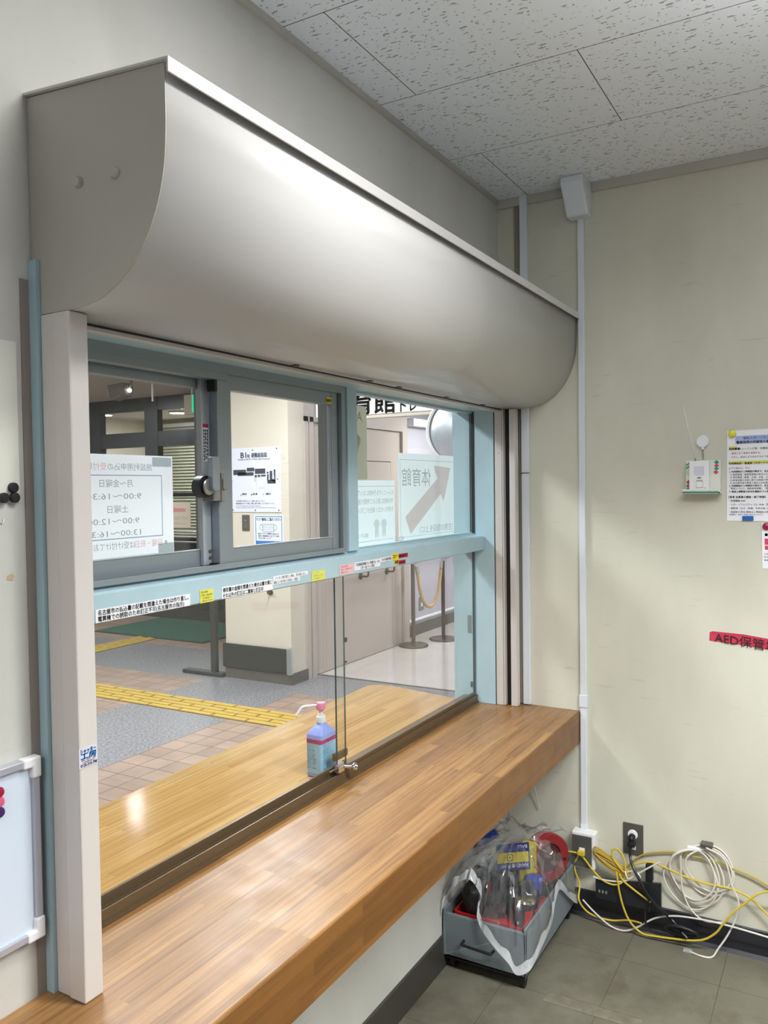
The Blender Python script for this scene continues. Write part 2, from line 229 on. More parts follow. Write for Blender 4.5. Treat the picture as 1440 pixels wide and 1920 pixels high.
M = dict(
 wall_r=wall_paint('cream_wall_paint', (212, 211, 195), (166, 162, 142), 0.5, 2.0, 0.55),
 wall_w=wall_paint('grey_cream_wall_paint', (208, 208, 201), (160, 158, 150), 0.45, 2.6, 0.55),
 ceil=ceiling_mat(),
 floor=None,
 base_dark=mat('dark_baseboard_vinyl', (62, 60, 54), 0.45, var=0.2),
 base_blue=mat('black_baseboard_vinyl', (34, 35, 42), 0.35, var=0.25),
 trim=mat('grey_ceiling_trim', (186, 184, 176), 0.5),
 teal=mat('teal_painted_steel', (176, 204, 214), 0.36, spec=0.5, var=0.08, vscale=5),
 teal_d=mat('teal_painted_steel_post', (164, 192, 200), 0.4, var=0.1),
 alu=mat('grey_anodised_aluminium', (150, 160, 166), 0.38, metal=0.55, stretch=(1, 1, 60), var=0.04),
 alu_l=mat('bright_aluminium', (196, 204, 212), 0.3, metal=0.6),
 rail=mat('beige_steel_rail', (204, 199, 194), 0.34, metal=0.0, spec=0.5),
 shutter=mat('silver_beige_shutter_paint', (210, 208, 204), 0.44, metal=0.0, spec=0.4, coat=0.4),
 shutter_end=mat('beige_shutter_end_paint', (176, 174, 164), 0.45, metal=0.1),
 black=mat('black_rubber', (22, 22, 24), 0.5),
 dark=mat('dark_brown_metal', (58, 50, 44), 0.35, metal=0.5),
 track=mat('wood_tinted_track', (104, 88, 66), 0.3, metal=0.35),  # brown imitates the counter wood reflected in the dark track
 chrome=mat('chrome', (225, 225, 225), 0.08, metal=1.0),
 steel=mat('brushed_steel', (170, 170, 170), 0.3, metal=0.9),
 steel_d=mat('dark_stainless', (120, 112, 102), 0.3, metal=0.85),
 glass=glass_mat('clear_glass'),
 glass_edge=mat('glass_edge', (60, 84, 86), 0.15, spec=0.6),
 white=mat('white_plastic', (232, 233, 234), 0.35),
 white_g=mat('white_duct_plastic', (222, 228, 234), 0.35),
 paper=mat('white_paper', (240, 241, 246), 0.7),
 paper_t=paper_mat('backlit_white_paper', (248, 251, 254), 0.75),
 paper_c=paper_mat('backlit_cream_paper', (236, 244, 246), 0.7),
 ink=mat('black_ink', (26, 26, 28), 0.7),
 ink_g=ink_film('show_through_grey_print', (0.38, 0.43, 0.46)),
 ink_gl=ink_film('show_through_pale_grey_print', (0.52, 0.54, 0.52)),
 ink_r=ink_film('show_through_pink_print', (0.82, 0.5, 0.52)),
 ink_rl=ink_film('show_through_rose_print', (0.80, 0.69, 0.67)),
 ink_b=ink_film('show_through_blue_line', (0.6, 0.68, 0.8)),
 ink_blue=mat('blue_ink', (40, 110, 190), 0.6),
 ink_navy=mat('navy_ink', (28, 26, 84), 0.6),
 ink_sky=mat('sky_blue_ink', (64, 150, 222), 0.6),
 yellow=mat('yellow_paper', (226, 224, 92), 0.7),
 yellow_s=mat('yellow_label', (240, 214, 40), 0.6),
 red_s=mat('crimson_label', (176, 34, 66), 0.6),
 pink_s=mat('pink_paper', (236, 196, 196), 0.7),
 lilac_s=mat('pale_lilac_label', (206, 204, 218), 0.5),
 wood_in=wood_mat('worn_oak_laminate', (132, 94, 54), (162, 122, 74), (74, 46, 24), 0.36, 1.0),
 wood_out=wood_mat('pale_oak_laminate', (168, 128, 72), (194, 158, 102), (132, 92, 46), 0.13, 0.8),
 wood_edge=wood_mat('varnished_shaded_oak_nosing', (114, 74, 28), (130, 86, 36), (88, 52, 18), 0.4, 0.9),  # varnish brown, with the front edge's shade also put into the colour
 granite=granite_mat('grey_stone_floor', (98, 98, 103), (148, 147, 151), 60, 0.38),
 tile=grid_mat('pinkish_brown_floor_tile', (158, 134, 118), (92, 82, 80), 0.1475, 0.1475, (0.243, 2.488), 0.0032, 0.42),
 corr=mat('polished_corridor_vinyl', (196, 190, 186), 0.14, var=0.06, vscale=3),
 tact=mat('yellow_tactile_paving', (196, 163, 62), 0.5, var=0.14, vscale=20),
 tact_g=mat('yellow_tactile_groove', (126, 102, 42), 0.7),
 mat_g=mat('green_entrance_mat', (36, 92, 78), 0.95, bump=0.6, bscale=400),
 col=mat('cream_lobby_wall', (214, 207, 192), 0.5, var=0.05, vscale=2),
 pinkw=mat('pinkish_grey_wall', (190, 179, 171), 0.42, var=0.04, vscale=2),
 lilac=mat('lilac_grey_wall', (192, 190, 200), 0.45, var=0.04),
 kick=mat('black_rubber_guard', (38, 40, 44), 0.45, var=0.15),
 colbase=mat('grey_stone_skirting', (92, 88, 80), 0.4, var=0.1),
 frame_d=mat('dark_bronze_frame', (58, 60, 64), 0.4, metal=0.3),
 lob_ceil=mat('lobby_ceiling_paint', (206, 200, 194), 0.8),
 blind=None,
 emit=mat('lamp_diffuser', (255, 252, 244), 0.5, emit=9.0),
 green_e=mat('exit_sign_green', (20, 190, 140), 0.4, emit=1.0),
 white_e=mat('exit_sign_white', (250, 255, 250), 0.4, emit=1.6),
 grey=mat('grey_plastic', (128, 127, 122), 0.45),
 grey_d=mat('dark_grey_plate', (98, 97, 92), 0.4, metal=0.4),
 tool=mat('grey_painted_steel_box', (116, 127, 132), 0.42, var=0.08),
 red=mat('red_plastic', (176, 26, 24), 0.35),
 yel_c=mat('yellow_cable_sheath', (206, 180, 60), 0.4),
 wht_c=mat('white_cable_sheath', (214, 210, 200), 0.4),
 blk_c=mat('black_cable_sheath', (26, 26, 28), 0.4),
 bag=film_mat('clear_plastic_bag', (214, 218, 222), 0.09, 0.2, 0.085),
 hem=film_mat('frosted_bag_hem', (222, 226, 230), 0.72, 0.4, 0.08),
 tapef=film_mat('clear_tape', (214, 222, 222), 0.35, 0.2, 0.1),
 liquid=mat('blue_sanitizer_bottle', (150, 168, 240), 0.2, spec=0.5, coat=0.3),
 lab_b=mat('pale_blue_label', (160, 208, 240), 0.4),
 magenta=mat('magenta_label_band', (190, 60, 130), 0.4),
 pink=mat('pink_plastic', (238, 140, 176), 0.35),
 wb=mat('whiteboard_surface', (206, 218, 232), 0.2, coat=0.3),
 wb_f=mat('whiteboard_frame', (190, 194, 204), 0.3, metal=0.5),
 mint=mat('mint_plastic', (120, 190, 178), 0.4),
 teal_i=mat('teal_print', (30, 150, 130), 0.6),
 rose_i=mat('rose_print', (206, 70, 100), 0.6),
 ivory=mat('ivory_plastic', (224, 226, 214), 0.4),
 rope=mat('tan_rope', (196, 166, 122), 0.85, bump=0.4, bscale=300),
 mirror=mat('convex_mirror_face', (200, 210, 220), 0.32, metal=0.6),
 purple=mat('purple_magnet', (64, 24, 96), 0.3),
 crim=mat('crimson_magnet', (150, 24, 60), 0.3),
 rosem=mat('rose_magnet', (206, 90, 120), 0.3),
 yel_m=mat('yellow_magnet', (232, 220, 60), 0.3),
 blue_m=mat('blue_magnet', (22, 96, 180), 0.35),
 aed=mat('red_tape', (200, 54, 80), 0.5),
 hl_b=mat('blue_highlight_band', (164, 182, 226), 0.7),
 hl_y=mat('yellow_highlight', (220, 218, 90), 0.7),
 ink_red=mat('red_ink', (190, 50, 70), 0.7),
 navy=mat('navy_card_print', (44, 50, 120), 0.4),
 card_y=mat('yellow_card_print', (206, 190, 60), 0.4),
 blue=mat('blue_plastic', (34, 60, 150), 0.3),
 tin=mat('tin_lid', (200, 198, 190), 0.2, metal=1.0),
 chip=mat('bare_plaster', (190, 168, 130), 0.8),
 gap=mat('dark_sealant', (140, 130, 122), 0.7),
)
def floor_room():
    m = grid_mat('grey_vinyl_tile', (112, 110, 96), (82, 78, 66), 0.296, 0.296, (-0.516, -0.497), 0.0012, 0.38, 0.03)
    n, l = nt(m); b = n['Principled BSDF']; src = b.inputs['Base Color'].links[0].from_socket
    tc = n.new('ShaderNodeTexCoord'); ns = n.new('ShaderNodeTexNoise'); ns.inputs['Scale'].default_value = 3.2; ns.inputs['Detail'].default_value = 9; ns.inputs['Roughness'].default_value = 0.7; l.new(tc.outputs['Object'], ns.inputs[0])
    r = n.new('ShaderNodeMapRange'); r.inputs[1].default_value = 0.47; r.inputs[2].default_value = 0.7; r.inputs[4].default_value = 0.85; l.new(ns.outputs[0], r.inputs[0])
    c = n.new('ShaderNodeMix'); c.data_type = 'RGBA'; c.inputs[7].default_value = lin((70, 64, 50)); l.new(r.outputs[0], c.inputs[0]); l.new(src, c.inputs[6]); l.new(c.outputs[2], b.inputs['Base Color'])
    return m
M['floor'] = floor_room()
def blind_mat():
    m = bpy.data.materials.new('blind_slats'); m.use_nodes = True; n, l = nt(m); b = n['Principled BSDF']
    b.inputs['Base Color'].default_value = lin((200, 204, 186)); b.inputs['Roughness'].default_value = 0.5; return m
M['blind'] = blind_mat()

# ------------------------------------------------------------------ geometry helpers
class MB:
    def __init__(s): s.v = []; s.f = []; s.mi = []; s.mats = []; s.sm = []
    def mat_i(s, m):
        if m is None: return 0
        if m not in s.mats: s.mats.append(m)
        return s.mats.index(m)
    def add(s, vs, fs, m=None, smooth=False):
        k = len(s.v); s.v += [tuple(v) for v in vs]; i = s.mat_i(m)
        for f in fs: s.f.append([q+k for q in f]); s.mi.append(i); s.sm.append(smooth)
        return s
    def box(s, x0, x1, y0, y1, z0, z1, m=None):
        v = [(x, y, z) for x in (x0, x1) for y in (y0, y1) for z in (z0, z1)]
        return s.add(v, [(0, 1, 3, 2), (4, 6, 7, 5), (0, 4, 5, 1), (2, 3, 7, 6), (0, 2, 6, 4), (1, 5, 7, 3)], m)
    def rbox(s, x0, x1, y0, y1, z0, z1, r=0.003, m=None, seg=2):
        bm = bmesh.new(); bmesh.ops.create_cube(bm, size=1)
        for v in bm.verts: v.co = Vector(((x0+x1)/2+v.co.x*(x1-x0), (y0+y1)/2+v.co.y*(y1-y0), (z0+z1)/2+v.co.z*(z1-z0)))
        r = min(r, 0.49*min(abs(x1-x0), abs(y1-y0), abs(z1-z0)))
        bmesh.ops.bevel(bm, geom=bm.edges[:], offset=r, segments=seg, profile=0.5, affect='EDGES')
        return s.bm(bm, m)
    def bm(s, bm, m=None, smooth=False):
        bm.verts.index_update(); vs = [v.co.copy() for v in bm.verts]; fs = [[v.index for v in f.verts] for f in bm.faces]; bm.free()
        return s.add(vs, fs, m, smooth)
    def prism(s, prof, axis, a, b, m=None, smooth=False, capm=None):
        # prof: 2D polygon in the two other axes (in xyz order); extruded along axis from a to b
        def P(p, t):
            q = list(p); q.insert(axis, t); return tuple(q)
        n = len(prof); vs = [P(p, a) for p in prof]+[P(p, b) for p in prof]
        s.add(vs, [(i, (i+1) % n, n+(i+1) % n, n+i) for i in range(n)], m, smooth)
        s.add([P(p, a) for p in prof], [list(range(n))[::-1]], capm or m); s.add([P(p, b) for p in prof], [list(range(n))], capm or m)
        return s
    def cyl(s, p0, p1, r0, r1=None, n=20, m=None, cap=True):
        r1 = r0 if r1 is None else r1; p0 = Vector(p0); p1 = Vector(p1); d = (p1-p0).normalized()
        a = d.orthogonal().normalized(); b = d.cross(a)
        vs = []
        for p, r in ((p0, r0), (p1, r1)):
            for i in range(n): t = 2*PI*i/n; vs.append(p+a*math.cos(t)*r+b*math.sin(t)*r)
        s.add(vs, [(i, (i+1) % n, n+(i+1) % n, n+i) for i in range(n)], m, True)
        if cap:
            s.add(vs[:n], [list(range(n))[::-1]], m); s.add(vs[n:], [list(range(n))], m)
        return s
    def lathe(s, prof, c, axis=(0, 0, 1), n=28, m=None, sx=1.0, sy=1.0):
        d = Vector(axis).normalized(); a = d.orthogonal().normalized(); b = d.cross(a); c = Vector(c); vs = []; k = len(prof)
        for r, h in prof:
            for i in range(n): t = 2*PI*i/n; vs.append(c+d*h+a*math.cos(t)*r*sx+b*math.sin(t)*r*sy)
        fs = [(j*n+i, j*n+(i+1) % n, (j+1)*n+(i+1) % n, (j+1)*n+i) for j in range(k-1) for i in range(n)]
        s.add(vs, fs, m, True)
        s.add(vs[:n], [list(range(n))[::-1]], m); s.add(vs[-n:], [list(range(n))], m)
        return s
    def tube(s, pts, r, n=8, m=None, sub=6, closed=False, twist=None):
        P = smooth_path(pts, sub, closed) if sub > 1 else [Vector(p) for p in pts]
        k = len(P); vs = []; prev = None
        for i in range(k):
            t = (P[(i+1) % k]-P[i-1]) if closed else (P[min(i+1, k-1)]-P[max(i-1, 0)])
            t = t.normalized() if t.length > 1e-9 else Vector((0, 0, 1))
            if prev is None: a = t.orthogonal().normalized()
            else:
                a = prev-t*prev.dot(t); a = a.normalized() if a.length > 1e-6 else t.orthogonal().normalized()
            prev = a; b = t.cross(a)
            for j in range(n): w = 2*PI*j/n; vs.append(P[i]+a*math.cos(w)*r+b*math.sin(w)*r)
        fs = [(i*n+j, i*n+(j+1) % n, ((i+1) % k)*n+(j+1) % n, ((i+1) % k)*n+j) for i in range(k if closed else k-1) for j in range(n)]
        s.add(vs, fs, m, True)
        if not closed:
            s.add(vs[:n], [list(range(n))[::-1]], m); s.add(vs[-n:], [list(range(n))], m)
        return s
    def quad(s, a, b, c, d, m=None): return s.add([a, b, c, d], [(0, 1, 2, 3)], m)
    def build(s, name, m, parent=None, bevel=0.0, org=None):
        mats = s.mats if s.mats else [m]
        if s.mats and m is not None and m not in s.mats:
            mats = s.mats
        me = bpy.data.meshes.new(name)
        o_ = Vector(org) if org is not None else Vector((0, 0, 0))
        me.from_pydata([tuple(Vector(v)-o_) for v in s.v], [], s.f); 
        for mm in mats: me.materials.append(mm)
        for i, p in enumerate(me.polygons): p.material_index = s.mi[i] if s.mats else 0; p.use_smooth = s.sm[i]
        bmm = bmesh.new(); bmm.from_mesh(me)
        bmesh.ops.remove_doubles(bmm, verts=bmm.verts[:], dist=1e-6) if len(bmm.verts) < 60000 else None
        try: bmesh.ops.recalc_face_normals(bmm, faces=bmm.faces[:])
        except Exception: pass
        bmm.to_mesh(me); bmm.free(); me.update()
        o = bpy.data.objects.new(name, me); COL.objects.link(o); o.location = o_
        if any(s.sm):
            try: me.set_sharp_from_angle(angle=math.radians(40))
            except Exception: pass
        if bevel:
            bv = o.modifiers.new('bevel', 'BEVEL'); bv.width = bevel; bv.segments = 2; bv.limit_method = 'ANGLE'; bv.angle_limit = math.radians(40)
        if parent is not None:
            o.parent = parent; o.location = o_-pworld(parent)
        return o

def pworld(p):
    v = Vector(p.location)
    while p.parent is not None: p = p.parent; v += Vector(p.location)
    return v
def smooth_path(pts, sub, closed=False):
    P = [Vector(p) for p in pts]; n = len(P); out = []
    g = (lambda i: P[i % n]) if closed else (lambda i: P[max(0, min(n-1, i))])
    for i in range(n if closed else n-1):
        a, b, c, d = g(i-1), g(i), g(i+1), g(i+2)
        for k in range(sub):
            t = k/sub
            out.append(0.5*((2*b)+(c-a)*t+(2*a-5*b+4*c-d)*t*t+(3*b-a-3*c+d)*t**3))
    if not closed: out.append(P[-1])
    return out

def tag(o, label, cat, group=None, kind=None):
    o['label'] = label; o['category'] = cat
    if group: o['group'] = group
    if kind: o['kind'] = kind
    return o
def struct(o): o['kind'] = 'structure'; return o
def thing(name, loc, label, cat, group=None):
    o = bpy.data.objects.new(name, None); COL.objects.link(o); o.location = loc; o.empty_display_size = 0.05
    return tag(o, label, cat, group)

_tc = {}
def text2d(body, size, res=2):
    cu = bpy.data.curves.new('lettering', 'FONT'); cu.body = body; cu.size = size; cu.resolution_u = res; cu.fill_mode = 'FRONT'
    ob = bpy.data.objects.new('lettering', cu); COL.objects.link(ob); bpy.context.view_layer.update()
    dg = bpy.context.evaluated_depsgraph_get(); me = bpy.data.meshes.new_from_object(ob.evaluated_get(dg))
    vs = [(v.co.x, v.co.y) for v in me.vertices]; fs = [list(p.vertices) for p in me.polygons]
    bpy.data.objects.remove(ob); bpy.data.curves.remove(cu); bpy.data.meshes.remove(me)
    return vs, fs
def put_text(mb, body, O, U, V, size, width=None, bold=0.0, align='l', m=None):
    """letter body at O with unit axes U (reading direction) and V (up); width squeezes the line to fit; bold widens the strokes"""
    vs, fs = text2d(body, size)
    if not vs: return
    x0 = min(v[0] for v in vs); x1 = max(v[0] for v in vs); k = 1.0
    if width: k = width/max(1e-9, x1-x0)
    w = (x1-x0)*k; sh = {'l': 0, 'c': -w/2, 'r': -w}[align]
    O = Vector(O); U = Vector(U); V = Vector(V); d = bold*size*0.9
    for dx, dy in (((0, 0),) if not bold else ((-d, 0), (d, 0), (0, -d), (0, d))):
        mb.add([O+U*((x-x0)*k+sh+dx)+V*(y+dy) for x, y in vs], fs, m)
def plane_rect(mb, O, U, V, x0, x1, y0, y1, m=None):
    O = Vector(O); U = Vector(U); V = Vector(V)
    mb.add([O+U*x0+V*y0, O+U*x1+V*y0, O+U*x1+V*y1, O+U*x0+V*y1], [(0, 1, 2, 3)], m)
X_, Y_, Z_ = Vector((1, 0, 0)), Vector((0, 1, 0)), Vector((0, 0, 1))
# ================================================================== SETTING: the office
struct(MB().box(-4.6, 0.0, -4.2, 0.0, -0.08, 0.0).build('floor', M['floor']))
struct(MB().box(-4.6, 0.0, -4.2, 0.0, 2.6, 2.68).build('ceiling', M['ceil']))
w = MB()                                          # window wall with its opening
w.box(-4.6, -1.99, 0.0, 0.165, 0, 2.68); w.box(-1.99, 0.0, 0.0, 0.165, 1.86, 2.68); w.box(-1.99, 0.0, 0.0, 0.165, 0, 0.627); w.box(-0.055, 0.0, 0.0, 0.165, 0.627, 1.86)
struct(w.build('wall_window', M['wall_w']))
struct(MB().box(0.0, 0.12, -4.2, 0.165, 0, 2.68).build('wall_right', M['wall_r']))
struct(MB().box(-4.72, -4.6, -4.2, 0.165, 0, 2.68).build('wall_left', M['lilac']))
struct(MB().box(-4.72, 0.12, -4.32, -4.2, 0, 2.68).build('wall_rear', M['lilac']))
struct(MB().prism([(0, 0), (-0.008, 0), (-0.006, 0.104), (-0.003, 0.107), (0, 0.107)], 0, -4.6, 0.0).build('baseboard_window', M['base_dark']))
struct(MB().prism([(0.0, 0.0), (-0.016, 0.0), (-0.007, 0.012), (-0.006, 0.09), (-0.003, 0.093), (0.0, 0.093)], 1, -4.2, -0.01).build('baseboard_right', M['base_blue']))
struct(MB().box(-4.6, -0.012, -0.012, 0.0, 2.585, 2.6).build('trim_1', M['trim']))
struct(MB().box(-0.014, 0.0, -4.2, 0.0, 2.568, 2.6).build('trim_2', M['trim']))
# bare plaster chip on the window wall
cl = thing('ceiling_light', (-1.78, -0.92, 2.6), 'white surface mounted ceiling luminaire, out of view, with added light-blocking end panels above the camera side of shutter', 'ceiling light')
MB().box(-2.08, -1.48, -1.05, -0.79, 2.579, 2.6).build('light_body', M['white'], cl)
MB().box(-1.485, -1.48, -1.05, -0.79, 2.5, 2.6).build('end_baffle', M['white'], cl); MB().box(-2.08, -2.075, -1.05, -0.79, 2.53, 2.6).build('end_baffle', M['white'], cl)  # panels added to keep this lamp's light off the upper right wall
pl = thing('added_pendant', (-1.42, -1.75, 2.2), 'added unseen white pendant luminaire hung on two wires over the office floor', 'added pendant light')  # added fixture, out of view, built around the up and down lights
MB().rbox(-1.54, -1.3, -2.35, -1.15, 2.172, 2.218, 0.006).build('light_body', M['white'], pl)
for yy in (-2.2, -1.3): MB().cyl((-1.42, yy, 2.218), (-1.42, yy, 2.6), 0.0015, n=6).build('hanging_wire', M['steel'], pl)
# ================================================================== WINDOW
win = bpy.data.objects.new('window_1', None); COL.objects.link(win); win.location = (-1.0, 0.09, 0.74); win['kind'] = 'structure'
fr = MB()
fr.box(-1.99, -0.055, 0.02, 0.15, 1.826, 1.86)                       # head
fr.build('window_head', M['teal'], win)
fr = MB(); fr.prism([(0.0, 0.74), (0.165, 0.74), (0.165, 1.83), (0.0, 1.83)], 0, -0.06, -0.053); fr.build('window_jamb', M['teal'], win)
fr = MB(); fr.box(-0.0615, -0.0595, 0.076, 0.088, 1.364, 1.83); fr.box(-0.0615, -0.0595, 0.084, 0.088, 0.768, 1.316); fr.build('jamb_seal', M['frame_d'], win)
fr = MB(); fr.box(-1.99, -1.965, 0.0, 0.165, 0.74, 1.83); fr.build('window_jamb', M['teal'], win)
# transom rail: front face, sloped sill, and the part under the glass
MB().prism([(0.039, 1.315), (0.039, 1.363), (0.046, 1.367), (0.074, 1.369), (0.076, 1.374), (0.14, 1.374), (0.14, 1.322), (0.06, 1.312), (0.044, 1.312)], 0, -1.965, -0.0605).build('transom_rail', M['teal'], win)
MB().box(-0.958, -0.908, 0.066, 0.14, 1.374, 1.826).box(-0.975, -0.958, 0.075, 0.13, 1.374, 1.826).build('mullion', M['teal'], win)
def pane(name, x0, x1, y, z0, z1, t, parent, edge=True):
    mb = MB()
    mb.add([(x0, y, z0), (x1, y, z0), (x1, y, z1), (x0, y, z1)], [(0, 1, 2, 3)], M['glass'])
    mb.add([(x0, y+t, z0), (x1, y+t, z0), (x1, y+t, z1), (x0, y+t, z1)], [(0, 1, 2, 3)], M['glass'])
    if edge:
        for xa in (x0, x1): mb.add([(xa, y, z0), (xa, y+t, z0), (xa, y+t, z1), (xa, y, z1)], [(0, 1, 2, 3)], M['glass_edge'])
    return mb.build(name, None, parent)
pane('fixed_pane', -0.908, -0.062, 0.09, 1.374, 1.826, 0.005, win)
MB().box(-0.908, -0.0605, 0.084, 0.1, 1.819, 1.83).box(-0.908, -0.0605, 0.086, 0.1, 1.374, 1.378).build('pane_bead', M['teal_d'], win)
# sliding sash frame (outer aluminium frame)
MB().box(-1.965, -0.975, 0.062, 0.14, 1.806, 1.826).box(-1.965, -0.975, 0.062, 0.14, 1.374, 1.379).box(-0.993, -0.975, 0.062, 0.14, 1.379, 1.806).box(-1.965, -1.455, 0.064, 0.09, 1.79, 1.806).box(-1.965, -0.993, 0.062, 0.068, 1.379, 1.386).build('sash_track_frame', M['alu'], win)
def sash(x0, x1, y, sl, sr, label):
    z0, z1 = 1.381, 1.806
    o = MB()
    o.rbox(x0, x0+sl, y, y+0.024, z0, z1, 0.0012).rbox(x1-sr, x1, y, y+0.024, z0, z1, 0.0012)
    o.rbox(x0+sl, x1-sr, y+0.001, y+0.023, z0, z0+0.036, 0.0012).rbox(x0+sl, x1-sr, y+0.001, y+0.023, z1-0.034, z1, 0.0012)
    s = o.build('sliding_sash', M['alu'], win)
    p = pane('sash_glass', x0+sl, x1-sr, y+0.01, z0+0.036, z1-0.034, 0.004, s, edge=False)
    b = MB(); t = 0.0025
    b.box(x0+sl, x1-sr, y-0.0005, y+0.004, z0+0.0365, z0+0.039).box(x1-sr-0.004, x1-sr-0.0005, y+0.002, y+0.009, z0+0.04, z1-0.036).box(x1-sr-0.009, x1-sr-0.006, y+0.004, y+0.009, z0+0.04, z1-0.036)
    b.build('glazing_bead', M['alu_l'], s)
    return s
rs = sash(-1.484, -1.0, 0.072, 0.046, 0.03, 'right'); ls = sash(-1.962, -1.466, 0.104, 0.04, 0.032, 'left')
# recessed stile cover and the crescent lock on the inner sash
c = MB(); c.rbox(-1.512, -1.486, 0.094, 0.104, 1.384, 1.8, 0.001); c.build('stile_cover', M['alu_l'], ls)
c = MB(); c.box(-1.494, -1.485, 0.07, 0.09, 1.765, 1.805); c.box(-1.494, -1.485, 0.074, 0.1, 1.382, 1.388); c.build('sash_stop', M['black'], rs)
c = MB()
for z in (1.4, 1.414): c.cyl((-1.492, 0.0955, z), (-1.492, 0.091, z), 0.0042, n=14)
c.build('stile_screw', M['grey_d'], ls)
lk = MB(); lk.rbox(-1.513, -1.488, 0.062, 0.094, 1.525, 1.572, 0.002); lk.rbox(-1.49, -1.48, 0.058, 0.073, 1.523, 1.586, 0.0015)
lk.rbox(-1.489, -1.476, 0.054, 0.064, 1.55, 1.573, 0.0015)
lk = lk.build('crescent_lock', M['grey'], rs)
h = MB(); h.prism([(-1.533, 1.552), (-1.527, 1.546), (-1.515, 1.546), (-1.51, 1.552), (-1.51, 1.618), (-1.515, 1.621), (-1.529, 1.621), (-1.533, 1.617)], 1, 0.044, 0.06); h.build('crescent_lock_lever', M['alu'], rs, bevel=0.002)
h = MB(); h.cyl((-1.535, 0.062, 1.556), (-1.535, 0.082, 1.556), 0.024, n=32); h.build('crescent_lock_cam', M['black'], rs)
h = MB(); h.lathe([(0.013, 0), (0.017, 0.002), (0.018, 0.005), (0.016, 0.007)], (-1.533, 0.061, 1.556), (0, -1, 0)); h.build('crescent_lock_ring', M['steel'], rs)
# lower sliding glass in its brown track
trk = MB(); trk.prism([(0.066, 0.74), (0.066, 0.747), (0.071, 0.747), (0.071, 0.769), (0.0745, 0.769), (0.0745, 0.752), (0.086, 0.752), (0.086, 0.765), (0.09, 0.765), (0.09, 0.752), (0.104, 0.752), (0.104, 0.765), (0.128, 0.763), (0.13, 0.74)], 0, -1.965, -0.0605)
trk.build('glass_track', M['track'], win)
g1 = pane('sliding_glass_pane', -1.016, -0.0625, 0.077, 0.753, 1.33, 0.005, win)
g2 = pane('sliding_glass_pane', -1.962, -0.945, 0.094, 0.753, 1.33, 0.005, win)
for x0, x1, y, p in ((-1.016, -0.0625, 0.0765, g1), (-1.962, -0.945, 0.0935, g2)):
    MB().box(x0+0.002, x1-0.002, y-0.0005, y+0.0065, 0.753, 0.784 if p is g2 else 0.78).build('glass_shoe', M['track'], p)
j = MB(); j.box(-0.0625, -0.06, 0.094, 0.108, 1.0, 1.065); j.build('strike_plate', M['grey'], win)
j = MB(); j.box(-0.0625, -0.06, 0.09, 0.099, 0.795, 0.815); j.build('jamb_bumper', M['grey_d'], win)
# chrome show-case lock on the edge of the inner pane
lk = thing('showcase_lock', (-1.015, 0.07, 0.782), 'small chrome showcase lock clamped on the glass edge beside the sanitizer bottle', 'lock')
MB().rbox(-1.036, -1.008, 0.058, 0.0755, 0.777, 0.797, 0.003).rbox(-1.03, -1.0, 0.0655, 0.076, 0.774, 0.8, 0.002).build('lock_body', M['chrome'], lk)
MB().cyl((-1.003, 0.068, 0.787), (-0.99, 0.05, 0.785), 0.006, n=18).lathe([(0.006, 0), (0.0095, 0.004), (0.011, 0.01), (0.0095, 0.016), (0.004, 0.018)], (-0.99, 0.05, 0.785), (0.55, -0.8, -0.05), n=24).build('lock_knob', M['chrome'], lk)
MB().rbox(-1.062, -1.03, 0.071, 0.0745, 0.7865, 0.79, 0.001).build('lock_bolt', M['chrome'], lk)
MB().rbox(-0.992, -0.925, 0.1, 0.112, 0.79, 0.812, 0.004).build('glass_pull', M['track'], win)
MB().box(-1.0185, -0.985, 0.0755, 0.084, 0.7535, 0.776).build('edge_protector', M['black'], win)
# teal upright let into the wall at the left
struct(MB().box(-2.009, -1.99, -0.021, 0.0, 0.74, 1.915).build('trim_3', M['teal_d']))
struct(MB().box(-2.024, -2.009, -0.003, 0.0, 0.74, 1.885).build('trim_4', M['gap']))
# ================================================================== COUNTER
ct = thing('counter', (-1.0, 0.1, 0.74), 'wide laminated oak counter running through the reception window', 'counter')
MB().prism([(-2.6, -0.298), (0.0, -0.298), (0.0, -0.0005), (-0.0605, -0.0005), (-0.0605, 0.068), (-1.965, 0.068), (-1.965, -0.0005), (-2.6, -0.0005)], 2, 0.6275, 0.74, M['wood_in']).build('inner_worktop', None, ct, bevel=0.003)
MB().box(-2.6, -0.0005, -0.3005, -0.2975, 0.6272, 0.7365).build('worktop_nosing', M['wood_edge'], ct)  # thin front sheet carrying the darker varnish-and-shade colour
# outer worktop with one rounded corner
pts = [(-2.6, 0.068), (-0.01, 0.068), (-0.015, 0.166)]
c0 = Vector((-0.05, 0.165)); A = Vector((-0.05, 0.165)); B = Vector((0.035, 0.577)); 
pts = [(-1.965, 0.068), (-0.0605, 0.068), (-0.0605, 0.166), (-0.045, 0.166)]
cx, cy, rr_ = -0.045, 0.515, 0.06
pts += [(0.012, 0.45)]
for k in range(9):
    a = math.radians(0+90*k/8); pts.append((cx+rr_*math.cos(a), cy+rr_*math.sin(a)))
pts += [(-1.43, 0.537), (-2.6, 0.51), (-2.6, 0.166), (-1.965, 0.166)]
MB().prism(pts, 2, 0.665, 0.74).build('outer_worktop', M['wood_out'], ct, bevel=0.004)
